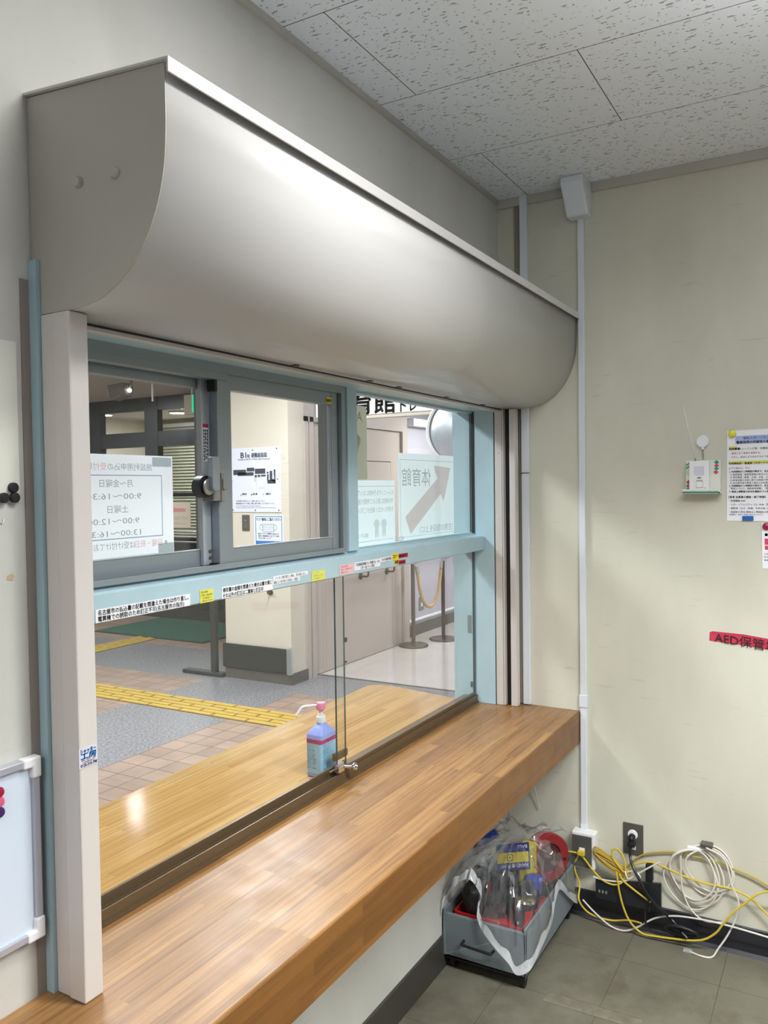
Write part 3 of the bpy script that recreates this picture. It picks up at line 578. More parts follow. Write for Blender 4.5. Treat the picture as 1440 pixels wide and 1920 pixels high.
# ================================================================== ROLLER SHUTTER
rsx = thing('roller_shutter', (-1.0, 0.0, 1.83), 'beige metal roller shutter with curved housing above the reception window', 'roller shutter')
prof = [(-0.0, 1.828), (-0.1, 1.83), (-0.13, 1.833), (-0.155, 1.838), (-0.178, 1.848), (-0.2, 1.86), (-0.218, 1.873), (-0.235, 1.889), (-0.25, 1.907), (-0.262, 1.926), (-0.272, 1.946), (-0.28, 1.966), (-0.287, 1.99), (-0.292, 2.015), (-0.2945, 2.04), (-0.296, 2.07), (-0.296, 2.15), (0.0, 2.172)]
def fine(p):
    q = smooth_path([(a, b, 0) for a, b in p[1:16]], 3); return [(v.x, v.y) for v in q]
curve = fine(prof)
cov = MB(); n_ = len(curve)
for x0, x1 in ((-1.999, -0.002),):
    vs = [(x0, a, b) for a, b in curve]+[(x1, a, b) for a, b in curve]
    cov.add(vs, [(i, i+1, n_+i+1, n_+i) for i in range(n_-1)], None, True)
cov.add([(-1.999, -0.296, 2.07), (-0.002, -0.296, 2.07), (-0.002, -0.296, 2.152), (-1.999, -0.296, 2.152)], [(0, 1, 2, 3)])
cov.add([(-1.999, -0.1, 1.83), (-0.002, -0.1, 1.83), (-0.002, -0.03, 1.829), (-1.999, -0.03, 1.829)], [(0, 1, 2, 3)])
cv = cov.build('housing_cover', M['shutter'], rsx)
sol = cv.modifiers.new('sheet', 'SOLIDIFY'); sol.thickness = 0.0012
endp = [(-0.022, 1.83)]+curve+[(-0.296, 2.15), (-0.001, 2.172), (-0.001, 1.915), (-0.022, 1.915)]
MB().prism(endp, 0, -2.0015, -1.9995).build('end_plate', M['shutter_end'], rsx)
MB().prism([(-0.001, 1.83)]+curve+[(-0.296, 2.15), (-0.001, 2.172)], 0, -0.0045, -0.002).build('end_plate', M['shutter_end'], rsx)
MB().prism([(0.0, 2.178), (-0.309, 2.153), (-0.309, 2.132), (-0.306, 2.132), (-0.306, 2.150), (0.0, 2.174)], 0, -2.008, -0.0005).build('housing_lid', M['shutter'], rsx)
for y, z in ((-0.116, 2.018), (-0.194, 2.016)):
    MB().lathe([(0.0085, 0), (0.0085, 0.003), (0.006, 0.006), (0.0, 0.0065)], (-2.0015, y, z), (-1, 0, 0), n=20).build('housing_bolt', M['shutter_end'], rsx)
b = MB(); b.box(-1.965, -0.06, -0.028, -0.006, 1.82, 1.84); b.build('shutter_bottom_bar', M['rail'], rsx)
b = MB(); b.box(-1.965, -0.06, -0.005, 0.02, 1.834, 1.86); b.build('shutter_slot_trim', M['rail'], rsx)
sl = MB(); sl.box(-1.965, -0.06, -0.032, -0.027, 1.826, 1.829); sl.build('shutter_slot', M['black'], rsx)
for x in (-1.35, -1.02, -0.86, -0.55, -0.26): MB().rbox(x-0.008, x+0.008, -0.05, -0.036, 1.8265, 1.829, 0.001).build('cover_catch', M['dark'], rsx)
# guide rails
gl = MB(); gl.rbox(-2.006, -1.969, -0.09, -0.052, 0.7405, 1.829, 0.003); gl.rbox(-2.003, -1.972, -0.051, -0.0215, 0.7405, 1.829, 0.002); gl.box(-2.0, -1.985, -0.054, -0.048, 0.7405, 1.829)
g_l = gl.build('guide_rail', M['rail'], rsx)
MB().rbox(-1.9735, -1.9685, -0.058, -0.052, 0.7405, 1.829, 0.001).build('rail_lip', M['shutter'], g_l)
gr = MB(); gr.rbox(-0.06, -0.024, -0.0385, -0.0045, 0.7405, 1.829, 0.002); gr.rbox(-0.06, -0.028, -0.085, -0.0605, 0.7405, 1.829, 0.0035); gr.box(-0.035, -0.024, -0.065, -0.034, 0.7405, 1.829)
g_r = gr.build('guide_rail', M['rail'], rsx)
MB().box(-0.0365, -0.0345, -0.0605, -0.0385, 0.741, 1.829).build('rail_groove', M['black'], g_r)
MB().box(-0.0605, -0.0598, -0.0335, -0.0325, 0.741, 1.829).build('rail_seam', M['dark'], g_r)
for z in (0.86, 1.19, 1.43, 1.67): MB().lathe([(0.0032, 0), (0.0032, 0.0008), (0.002, 0.0016), (0.0, 0.0018)], (-0.06, -0.019, z), (-1, 0, 0), n=14).build('rail_screw', M['shutter'], g_r)

# ================================================================== DUCTS ON THE RIGHT WALL
t = thing('cable_duct', (-0.006, -0.314, 1.4), 'tall white cable duct running from ceiling box down to the grey socket box', 'cable duct')
MB().rbox(-0.012, 0.0, -0.3255, -0.303, 0.31, 2.5, 0.002).build('duct_cover', M['white_g'], t)
MB().rbox(-0.0145, 0.0, -0.3285, -0.3005, 0.755, 0.80, 0.002).build('duct_joint', M['white_g'], t)
MB().rbox(-0.013, 0.0, -0.3265, -0.302, 0.312, 0.334, 0.001).build('duct_joint', M['white_g'], t)
ec = MB(); 
ec.prism([(-0.115, 2.6), (-0.118, 2.575), (-0.05, 2.48), (0.0, 2.48), (0.0, 2.6)], 1, -0.352, -0.275)
ec.build('ceiling_elbow_cover', M['white_g'], t, bevel=0.006)
t = thing('cable_duct', (-0.006, -0.105, 1.6), 'white cable duct beside the brown duct near the room corner', 'cable duct')
MB().rbox(-0.015, 0.0, -0.1185, -0.0905, 0.742, 1.593, 0.002).rbox(-0.015, 0.0, -0.1185, -0.0905, 1.597, 2.6, 0.002).build('duct_cover', M['white_g'], t)
t = thing('cable_duct', (-0.006, -0.08, 1.6), 'narrow brownish grey cable duct in the room corner', 'cable duct')
MB().rbox(-0.012, 0.0, -0.0885, -0.068, 0.742, 1.59, 0.003).rbox(-0.010, 0.0, -0.0875, -0.069, 1.592, 2.6, 0.001).build('duct_cover', mat('brown_grey_duct', (132, 126, 112), 0.4), t)
tag(MB().tube([(-0.02, -0.105, 0.62), (-0.03, -0.125, 0.5), (-0.012, -0.15, 0.36)], 0.0016, 6).build('thin_wire', M['wht_c']), 'thin pale wire hanging below the counter near the corner', 'wire')
# ================================================================== RIGHT WALL: notices and devices
UR = -Y_                                         # reading direction on the right wall
nb = thing('notice_sheet', (-0.001, -0.88, 1.57), 'large printed white notice held by the yellow round magnet', 'notice')
MB().add([(-0.0015, -0.789, 1.426), (-0.0025, -0.9985, 1.424), (-0.0025, -0.9985, 1.722), (-0.0015, -0.79, 1.718)], [(0, 1, 2, 3)]).build('sheet', M['paper'], nb)
hb = MB(); hb.add([(-0.003, -0.815, 1.675), (-0.003, -0.98, 1.677), (-0.003, -0.98, 1.702), (-0.003, -0.815, 1.7)], [(0, 1, 2, 3)]); hb.build('heading_band', M['hl_b'], nb)
hy = MB()
for z, y1 in ((1.6625, -0.819), (1.615, -0.99)): plane_rect(hy, (-0.003, -0.795, z), UR, Z_, 0, -0.795-y1, -0.0045, 0.0045)
hy.build('highlighter', M['hl_y'], nb)
L = MB(); R = MB()
rows = [(1.6925, '福祉スポーツセンターに係る臨時', 0.838, 0.0085, 0), (1.679, '警報発表の可能性の事業への対応', 0.818, 0.0085, 0.02), (1.659, '利用事業', 0.796, 0.0072, 0.03), (1.659, 'トレーニング室、体育館、温水プールや', 0.829, 0.0066, 0),
 (1.645, '通常どおり事業を実施する。', 0.803, 0.0062, 'r'), (1.633, 'ただし、状況により中止するよう依頼する。', 0.803, 0.006, 0),
 (1.612, '利用開始前・事業等（スポーツフェスティバル、教室', 0.795, 0.0068, 0.02), (1.597, '以下の場合は、中止', 0.795, 0.0062, 'r'),
 (1.586, '１ 利用開始の１時間前の時点で、名古屋市域に', 0.796, 0.006, 0.02), (1.576, '① 暴風警報・暴風雪警報が発令されている場合', 0.799, 0.006, 0), (1.567, '② 特別警報（暴風、大雨、大雪、大津波）が発令', 0.799, 0.006, 0), (1.558, '③ 東海地震の注意に関する情報の警戒宣言が発令', 0.799, 0.006, 0), (1.549, '④ 名古屋市域で震度５強以上の地震が発生した場合', 0.799, 0.006, 0),
 (1.540, '２ 利用開始の１時間前の時点で、名古屋地域に', 0.796, 0.006, 0.02), (1.531, '「警戒レベル３、高齢者等避難」「警戒レベル４', 0.799, 0.006, 0), (1.521, '３ 職員と避難者の状況を確認のうえ開館する', 0.796, 0.006, 0.02),
 (1.503, '【参考 当事業の開始・終了時間】', 0.795, 0.0068, 0.02), (1.491, '・利用開始 9:00', 0.796, 0.0064, 0.01), (1.479, '・スポーツフェスティバル 10:00（雨天時は中止）', 0.796, 0.0064, 0), (1.467, '・運動場（ヨガ・体操）午前の部 10:00、午後の部', 0.796, 0.0064, 0), (1.455, '・会議室の貸出 開始は１時間前の時点で中止、すべて', 0.796, 0.0064, 0), (1.447, '※詳細は、各館へお問い合わせください', 0.796, 0.005, 0)]
for z, s_, y, sz, b_ in rows:
    put_text(R if b_ == 'r' else L, s_, (-0.0034, -y, z-0.003), UR, Z_, sz*1.15, bold=0.0 if b_ == 'r' else b_)
L.build('lettering', M['ink'], nb); R.build('red_lettering', M['ink_red'], nb)
tag(MB().lathe([(0.0, 0.0), (0.0118, 0.0), (0.0122, 0.004), (0.0105, 0.008), (0.006, 0.0102), (0, 0.0108)], (-0.0028, -0.806, 1.708), (-1, 0, 0)).build('magnet', M['yel_m']), 'round yellow magnet at the top of the printed notice', 'magnet')
tag(MB().rbox(-0.0075, -0.0028, -0.869, -0.836, 1.427, 1.442, 0.001).build('magnet', M['blue_m']), 'flat blue rectangular magnet on bottom edge of the printed notice', 'magnet')
n2 = thing('notice_sheet', (-0.001, -0.93, 1.35), 'small white notice with red boxes under the large printed notice', 'notice')
MB().add([(-0.0015, -0.895, 1.274), (-0.0015, -0.99, 1.272), (-0.0015, -0.99, 1.421), (-0.0015, -0.893, 1.42)], [(0, 1, 2, 3)]).build('sheet', M['paper'], n2)
for y_, z_, h_ in ((-0.901, 1.35, 0.02), (-0.902, 1.334, 0.013)):
    q = MB(); plane_rect(q, (-0.002, y_, z_), UR, Z_, 0, 0.05, 0, h_); q.build('red_panel', M['rose_i'], n2)
q = MB(); put_text(q, '■ 注意事項', (-0.0022, -0.902, 1.378), UR, Z_, 0.011, bold=0.03)
for z, s_ in ((1.318, 'ご利用の方へ'), (1.308, '四 館内での'), (1.298, '飲食は禁止')): put_text(q, s_, (-0.0022, -0.9, z), UR, Z_, 0.007)
q.build('lettering', M['ink'], n2)
tag(MB().lathe([(0.0, 0.0), (0.0118, 0.0), (0.0122, 0.004), (0.0105, 0.008), (0.006, 0.0102), (0, 0.0108)], (-0.0018, -0.907, 1.409), (-1, 0, 0)).build('magnet', M['crim']), 'round dark red magnet pinning the small notice on right wall', 'magnet')
a = thing('tape_label', (-0.001, -0.85, 1.03), 'red tape strip lettered AED on the cream wall', 'label')
MB().add([(-0.001, -0.735, 1.028), (-0.001, -0.84, 1.021), (-0.001, -0.99, 1.003), (-0.004, -0.99, 1.042), (-0.003, -0.93, 1.046), (-0.0035, -0.84, 1.057), (-0.002, -0.745, 1.06), (-0.001, -0.736, 1.056)], [tuple(range(8))]).build('tape', M['aed'], a)
q = MB(); put_text(q, 'AED保管場所', (-0.0048, -0.752, 1.0275), (Vector((0, -1, -0.1))).normalized(), Z_, 0.039); q.build('lettering', M['ink'], a)
# call transmitter on its little shelf
sh = thing('wall_shelf', (-0.015, -0.715, 1.5215), 'small mint shelf tray with striped front under the transmitter', 'shelf')
MB().rbox(-0.05, 0.0, -0.7745, -0.6585, 1.515, 1.522, 0.001).rbox(-0.05, -0.047, -0.7745, -0.6585, 1.515, 1.53, 0.001).build('tray', M['ivory'], sh)
MB().box(-0.0507, -0.05, -0.769, -0.659, 1.516, 1.5185).box(-0.0507, -0.05, -0.769, -0.659, 1.522, 1.5245).build('tray_stripe', M['mint'], sh)
hd = thing('card_holder', (-0.02, -0.715, 1.57), 'ivory acrylic holder with green and pink diamonds behind the transmitter', 'holder')
MB().rbox(-0.014, -0.001, -0.773, -0.664, 1.523, 1.6245, 0.002).rbox(-0.03, -0.014, -0.773, -0.667, 1.523, 1.578, 0.002).build('holder_body', M['ivory'], hd)
d1 = MB(); d2 = MB()
def dia(mb, y, z, w_, h_, x): MB().add([(x, y-w_, z), (x, y, z-h_), (x, y+w_, z), (x, y, z+h_)], [(0, 1, 2, 3)]).build('diamond_print', M['teal_i' if mb is d1 else 'rose_i'], hd)
dia(d1, -0.7595, 1.617, 0.0085, 0.0075, -0.0146); dia(d2, -0.7595, 1.606, 0.0085, 0.006, -0.0147); dia(d1, -0.7595, 1.5965, 0.0085, 0.006, -0.0148); dia(d2, -0.7575, 1.585, 0.0085, 0.0075, -0.0146)
dia(d2, -0.675, 1.553, 0.007, 0.008, -0.0308); dia(d1, -0.673, 1.541, 0.006, 0.006, -0.0308); dia(d2, -0.674, 1.531, 0.007, 0.005, -0.0309)
for k in range(2): MB().add([(-0.0146, -0.665, 1.612-0.01*k), (-0.0146, -0.68, 1.6225-0.01*k), (-0.0146, -0.68, 1.617-0.01*k), (-0.0146, -0.665, 1.606-0.01*k)], [(0, 1, 2, 3)]).build('stripe_print', M['teal_i'], hd)

tr = thing('wireless_transmitter', (-0.04, -0.71, 1.5225), 'white wireless call transmitter with button and long antenna', 'transmitter')
MB().rbox(-0.049, -0.0315, -0.741, -0.68, 1.5235, 1.622, 0.003).build('case', M['white'], tr)
MB().rbox(-0.0505, -0.049, -0.7255, -0.6965, 1.576, 1.604, 0.004).build('sensor_window', mat('lilac_sensor_window', (206, 206, 220), 0.2), tr)
MB().rbox(-0.0508, -0.049, -0.722, -0.702, 1.535, 1.555, 0.001).build('button', M['white'], tr)
q = MB(); plane_rect(q, (-0.0495, -0.705, 1.5655), UR, Z_, 0, 0.012, 0, 0.003); plane_rect(q, (-0.0495, -0.7025, 1.5585), UR, Z_, 0, 0.019, 0, 0.0012)
for z0_, z1_, y0_, y1_ in ((1.534, 1.5348, -0.7015, -0.7225), (1.5552, 1.556, -0.7015, -0.7225), (1.534, 1.556, -0.7015, -0.7023), (1.534, 1.556, -0.7217, -0.7225)): plane_rect(q, (-0.0494, 0, 0), UR, Z_, -y0_, -y1_, z0_, z1_)
q.add([(-0.0495, -0.7275, 1.5325), (-0.0495, -0.7315, 1.5325), (-0.0495, -0.7295, 1.536)], [(0, 1, 2)])
q.build('case_print', M['ink'], tr)
MB().cyl((-0.036, -0.697, 1.622), (-0.036, -0.697, 1.632), 0.0028, n=12).cyl((-0.036, -0.697, 1.63), (-0.02, -0.6565, 1.801), 0.0011, 0.0008, n=8).lathe([(0, 0), (0.002, 0.0005), (0.002, 0.003), (0, 0.0035)], (-0.02, -0.6565, 1.801), (0.1, 0.23, 1), n=10).build('antenna', M['steel'], tr)
rl = thing('badge_reel', (-0.008, -0.715, 1.68), 'round white badge reel hanging above the wireless transmitter', 'badge reel')
MB().lathe([(0, 0), (0.0195, 0), (0.0205, 0.003), (0.0195, 0.0075), (0.0155, 0.009), (0.0148, 0.0075), (0, 0.0075)], (-0.001, -0.715, 1.687), (-1, 0, 0), n=36).build('reel_disc', M['white'], rl)
MB().rbox(-0.009, -0.002, -0.7205, -0.7125, 1.66, 1.668, 0.0015).build('reel_outlet', M['white'], rl)
ch = MB()
for k in range(7): ch.tube([(-0.008+0.0022*math.cos(a)*(k % 2), -0.7165-0.0007*k/3+0.0022*math.cos(a)*((k+1) % 2), 1.657-k*0.0046+0.0034*math.sin(a)) for a in [i*PI/5 for i in range(10)]], 0.0007, 5, sub=1, closed=True)
ch.build('reel_chain', M['steel'], rl)

# ================================================================== RIGHT WALL: sockets and cables
bx = thing('network_outlet_box', (-0.02, -0.315, 0.18), 'white surface box with grey network socket plate under the cable duct', 'socket box')
MB().rbox(-0.045, 0.0, -0.362, -0.279, 0.188, 0.316, 0.004).build('box', M['white'], bx)
MB().rbox(-0.05, -0.045, -0.352, -0.282, 0.193, 0.306, 0.002).build('face_plate', M['grey_d'], bx)
MB().rbox(-0.054, -0.05, -0.328, -0.308, 0.246, 0.264, 0.001).build('network_port', M['white'], bx)
po = thing('power_outlet', (-0.003, -0.485, 0.31), 'metal wall socket plate with a black plug in it', 'power outlet')
MB().rbox(-0.005, 0.0, -0.52, -0.451, 0.256, 0.366, 0.002).build('outlet_plate', M['grey_d'], po)
MB().lathe([(0.0, 0), (0.017, 0), (0.0165, 0.004), (0.013, 0.005), (0.0, 0.005)], (-0.005, -0.4845, 0.328), (-1, 0, 0)).build('outlet_socket', M['white'], po)
MB().rbox(-0.0075, -0.005, -0.495, -0.478, 0.275, 0.302, 0.001).build('spare_socket', M['ivory'], po)
hub = thing('switching_hub', (-0.03, -0.47, 0.0935), 'black network hub box resting on the baseboard behind the cables', 'network hub')
MB().add([(-0.012, -0.362, 0.094), (-0.012, -0.583, 0.094), (-0.012, -0.583, 0.184), (-0.012, -0.362, 0.15), (-0.05, -0.365, 0.094), (-0.05, -0.588, 0.094), (-0.05, -0.588, 0.198), (-0.05, -0.365, 0.163)],
 [(0, 1, 2, 3), (4, 7, 6, 5), (0, 4, 5, 1), (1, 5, 6, 2), (2, 6, 7, 3), (3, 7, 4, 0)]).build('hub_case', mat('black_hub_plastic', (30, 34, 38), 0.35), hub, bevel=0.003)
q = MB()
for k in range(3): q.box(-0.0515, -0.05, -0.382-0.012*k, -0.376-0.012*k, 0.118, 0.128)
q.build('indicator', M['grey'], hub)
MB().box(-0.045, -0.02, -0.558, -0.535, 0.19, 0.25).build('power_adapter', M['black'], hub, bevel=0.003)
def wallc(l, x): return [((x[i % len(x)] if isinstance(x, (list, tuple)) else x), a, b) for i, (a, b) in enumerate(l)]
yA = [(-0.251, 0.241), (-0.282, 0.245), (-0.308, 0.243), (-0.328, 0.23), (-0.353, 0.202), (-0.383, 0.174), (-0.417, 0.161), (-0.447, 0.166), (-0.466, 0.187), (-0.471, 0.223), (-0.466, 0.262), (-0.447, 0.288), (-0.428, 0.284), (-0.427, 0.259), (-0.442, 0.237), (-0.466, 0.212)]
yB = [(-0.318, 0.255), (-0.303, 0.229), (-0.29, 0.198), (-0.292, 0.163), (-0.305, 0.125), (-0.307, 0.08), (-0.327, 0.044), (-0.362, 0.027), (-0.417, 0.023), (-0.475, 0.036), (-0.523, 0.048)]
yC = [(-0.44, 0.21), (-0.444, 0.192), (-0.451, 0.144), (-0.466, 0.088), (-0.489, 0.044), (-0.527, 0.017), (-0.57, 0.018), (-0.62, 0.024), (-0.684, 0.034), (-0.728, 0.05), (-0.763, 0.081), (-0.784, 0.115), (-0.814, 0.16), (-0.852, 0.202), (-0.89, 0.241), (-0.93, 0.256), (-0.98, 0.25)]
yD = [(-0.45, 0.205), (-0.466, 0.182), (-0.499, 0.161), (-0.528, 0.145), (-0.556, 0.13)]
yE = [(-0.475, 0.21), (-0.49, 0.228), (-0.514, 0.243), (-0.556, 0.254), (-0.612, 0.242), (-0.666, 0.228), (-0.728, 0.221), (-0.772, 0.222), (-0.814, 0.22), (-0.856, 0.207), (-0.89, 0.183), (-0.93, 0.145), (-0.98, 0.1)]
yF = [(-0.47, 0.215), (-0.485, 0.236), (-0.509, 0.259), (-0.547, 0.279), (-0.621, 0.298), (-0.684, 0.297), (-0.75, 0.295), (-0.814, 0.281), (-0.865, 0.269), (-0.914, 0.249), (-0.98, 0.22)]
wG = [(-0.317, 0.072), (-0.362, 0.042), (-0.417, 0.011), (-0.465, 0.006), (-0.508, 0.027), (-0.565, 0.068), (-0.63, 0.097), (-0.706, 0.109), (-0.771, 0.111), (-0.856, 0.105), (-0.98, 0.09)]
wT = [(-0.03, -0.728, 0.342), (-0.03, -0.784, 0.316), (-0.03, -0.806, 0.237), (-0.03, -0.827, 0.186), (-0.035, -0.82, 0.133), (-0.045, -0.797, 0.075), (-0.06, -0.77, 0.03), (-0.075, -0.752, 0.004), (-0.085, -0.72, 0.0035), (-0.075, -0.684, 0.0035)]
wH = [(-0.648, 0.296), (-0.648, 0.258), (-0.652, 0.192), (-0.67, 0.138), (-0.697, 0.107), (-0.728, 0.095), (-0.776, 0.103), (-0.793, 0.117)]
wS = [(-0.36, 0.173), (-0.403, 0.17), (-0.461, 0.179), (-0.49, 0.198), (-0.538, 0.238), (-0.584, 0.273)]
bk = [(-0.486, 0.318), (-0.483, 0.266), (-0.5, 0.235), (-0.528, 0.192), (-0.556, 0.149), (-0.593, 0.11), (-0.62, 0.078), (-0.655, 0.055), (-0.675, 0.043)]
yc = thing('network_cable', (-0.06, -0.315, 0.255), 'yellow network cable plugged into the grey socket plate and looping to the bundle', 'cable')
MB().tube(wallc(yA, -0.058), 0.0032).build('cable_run', M['yel_c'], yc)
MB().rbox(-0.066, -0.05, -0.33, -0.305, 0.24, 0.256, 0.002).build('network_plug', M['yel_c'], yc)
tag(MB().tube(wallc(yB, [-0.056, -0.05, -0.046, -0.04, -0.036]), 0.0032).build('network_cable', M['yel_c']), 'yellow network cable hanging from socket box then lying along the black baseboard', 'cable')
tag(MB().tube(wallc(yC, -0.062), 0.0034).build('network_cable', M['yel_c']), 'yellow network cable drooping to the floor and rising past the white coil tail', 'cable')
tag(MB().tube(wallc(yD, -0.06), 0.0032).build('network_cable', M['yel_c']), 'short yellow network cable going into the black hub', 'cable')
tag(MB().tube(wallc(yE, -0.028), 0.0034).build('network_cable', M['yel_c']), 'yellow network cable crossing in front of the white coil, lower one', 'cable')
tag(MB().tube(wallc(yF, -0.012), 0.0032).build('network_cable', mat('dull_yellow_sheath', (180, 156, 70), 0.5)), 'dull yellow network cable running behind the top of the white coil', 'cable')
bun = thing('cable_bundle', (-0.05, -0.42, 0.22), 'folded bundle of dusty yellow cable tied beside the socket box', 'cable bundle')
q = MB()
for k in range(5):
    d = 0.006*k; e = random.uniform(-0.004, 0.004)
    a_ = Vector((-0.05-0.004*(k % 3), -0.372-e, 0.276-d)); b_ = Vector((-0.05-0.003*(k % 2), -0.474+e, 0.206-d*0.6)); m_ = (a_+b_)/2
    q.tube([a_, a_+Vector((0, 0.003, -0.01)), m_+Vector((0, 0.0, -0.016)), b_, b_+Vector((0, -0.004, 0.008)), m_+Vector((-0.003, 0, 0.012))], 0.003, 6, closed=True)
q.build('cable_loops', mat('dusty_yellow_sheath', (178, 150, 62), 0.5), bun)
q = MB(); q.tube([(-0.05+0.016*math.cos(a), -0.476+0.006*math.sin(a), 0.205+0.015*math.sin(a)) for a in [i*PI/6 for i in range(12)]], 0.0025, 6, closed=True)
q.tube([(-0.055, -0.477, 0.214), (-0.06, -0.495, 0.224), (-0.06, -0.515, 0.218), (-0.055, -0.52, 0.205)], 0.003, 6); q.build('bundle_tie', M['white'], bun)
tag(MB().tube(wallc(wG, [-0.04, -0.05, -0.055, -0.055, -0.05]), 0.003).build('network_cable', M['wht_c']), 'white cable sagging to the floor and running along the black baseboard', 'cable')
co = thing('coiled_cable', (-0.03, -0.69, 0.33), 'white network cable hung on the wall in a loose coil', 'coiled cable')
q = MB()
loops = [(-0.69, 0.24, 0.077, 0.09, -0.02, 0.1), (-0.684, 0.243, 0.07, 0.084, -0.026, 0.4), (-0.695, 0.232, 0.084, 0.098, -0.014, 0.8), (-0.677, 0.217, 0.082, 0.1, -0.018, 1.3), (-0.727, 0.262, 0.083, 0.085, -0.01, 0.3), (-0.735, 0.267, 0.07, 0.072, -0.022, 0.9)]
for cy_, cz_, ry, rz, x_, ph in loops:
    q.tube([(x_-0.006*math.sin(2*a+ph), cy_+ry*math.cos(a)+0.004*math.sin(3*a+ph), cz_+rz*math.sin(a)+0.004*math.cos(2*a+ph)) for a in [i*2*PI/14 for i in range(14)]], 0.0029, 7, closed=True, sub=4)
q.tube(wT, 0.0029, 7); q.tube(wallc(wH, -0.03), 0.0029, 7)
q.build('coil_loops', M['wht_c'], co)
q = MB(); q.rbox(-0.026, -0.012, -0.712, -0.668, 0.322, 0.332, 0.002); q.build('coil_tie', M['white'], co)
q = MB(); q.rbox(-0.084, -0.066, -0.69, -0.663, 0.0005, 0.008, 0.002); q.build('network_plug', M['tapef'], co)
tag(MB().rbox(-0.03, 0.0, -0.747, -0.71, 0.339, 0.353, 0.002).build('cable_clip', M['grey_d']), 'small grey wall clip holding the white coil', 'clip')
tag(MB().tube(wallc(wS, -0.058), 0.003).build('network_cable', M['wht_c']), 'short white cable threaded through the yellow cable bundle', 'cable')
pc = thing('mains_cable', (-0.02, -0.486, 0.318), 'thick black power cord plugged into the wall socket', 'power cord')
q = MB(); q.tube([(-0.03, -0.486, 0.316)]+wallc(bk[1:], [-0.04, -0.062, -0.07, -0.07, -0.06]), 0.0048, 8); 
for k in range(4):
    q.tube([(-0.05-0.012*math.sin(a)-0.004*k, -0.655+(0.04+0.004*k)*math.cos(a), 0.046+0.004*k+(0.028-0.003*k)*math.sin(a)) for a in [i*2*PI/12 for i in range(12)]], 0.0042, 7, closed=True, sub=4)
q.tube([(-0.055, -0.535, 0.095), (-0.06, -0.54, 0.05), (-0.058, -0.56, 0.03), (-0.055, -0.6, 0.03), (-0.05, -0.63, 0.03)], 0.004, 7)
q.tube([(-0.07, -0.52, 0.19), (-0.062, -0.54, 0.16), (-0.058, -0.552, 0.12), (-0.055, -0.545, 0.095)], 0.0045, 7)
q.build('cord', M['blk_c'], pc)
MB().lathe([(0.0, 0), (0.011, 0), (0.012, 0.006), (0.010, 0.02), (0.0065, 0.024), (0, 0.024)], (-0.0105, -0.4845, 0.324), (-1, 0.05, -0.25)).rbox(-0.04, -0.016, -0.499, -0.473, 0.296, 0.312, 0.003).build('plug', M['black'], pc)
tag(MB().add([(-0.548, -0.34, 0.0008), (-0.497, -0.345, 0.0008), (-0.494, -0.62, 0.0008), (-0.545, -0.63, 0.0008), (-0.54, -0.34, 0.003), (-0.504, -0.347, 0.0035), (-0.502, -0.62, 0.003), (-0.537, -0.63, 0.0025)], [(4, 5, 6, 7), (0, 1, 5, 4), (1, 2, 6, 5), (2, 3, 7, 6), (3, 0, 4, 7)]).build('floor_tape', mat('worn_floor_tape', (118, 114, 100), 0.5, var=0.3, vscale=30)), 'worn dirty strip of tape on the floor beside the drawer box', 'tape')
# ================================================================== TOOL BOX UNDER THE COUNTER
tb = thing('tool_drawer', (-0.28, -0.14, 0.0), 'grey steel drawer box on casters under the counter', 'drawer box')
bd = MB(); z0, z1 = 0.045, 0.196; x0, x1, y0, y1 = -0.54, -0.025, -0.284, -0.006
bd.box(x0, x0+0.012, y0, y1, z0, z1-0.012).box(x1-0.008, x1, y0, y1, z0, z1).box(x0, x1, y0, y0+0.008, z0, z1).box(x0, x1, y1-0.008, y1, z0, z1).box(x0, x1, y0, y1, z0, z0+0.008)
bd.build('drawer_body', M['tool'], tb, bevel=0.003)
MB().tube([(x0+0.002, -0.078, 0.108), (x0-0.018, -0.08, 0.108), (x0-0.022, -0.088, 0.107), (x0-0.022, -0.17, 0.104), (x0-0.018, -0.178, 0.104), (x0+0.002, -0.18, 0.104)], 0.0042, 10, sub=5).build('drawer_handle', M['black'], tb)
MB().box(x0+0.004, x1-0.004, y0+0.006, y1-0.006, 0.036, 0.045).build('drawer_base', M['black'], tb)
for x, y in ((x0+0.03, y0+0.02), (x0+0.03, y1-0.025), (x1-0.03, y0+0.02), (x1-0.03, y1-0.025)):
    MB().cyl((x, y-0.008, 0.0165), (x, y+0.008, 0.0165), 0.016, n=20).box(x-0.012, x+0.012, y-0.01, y-0.0085, 0.016, 0.036).box(x-0.012, x+0.012, y+0.0085, y+0.01, 0.016, 0.036).build('caster', M['black'], tb)
ty = thing('parts_tray', (-0.4, -0.15, 0.17), 'red plastic tray inside the grey drawer box', 'tray')
q = MB(); q.box(-0.522, -0.518, -0.27, -0.035, 0.145, 0.188).box(-0.522, -0.3, -0.27, -0.266, 0.145, 0.188).box(-0.522, -0.3, -0.039, -0.035, 0.145, 0.188).box(-0.304, -0.3, -0.27, -0.035, 0.145, 0.188).box(-0.522, -0.3, -0.27, -0.035, 0.142, 0.146)
q.build('tray_shell', M['red'], ty)
dk = MB(); dk.box(-0.526, -0.035, -0.27, -0.018, 0.053, 0.1415); tag(dk.build('drawer_filling', M['black']), 'black material filling the bottom of the grey drawer box', 'packing')
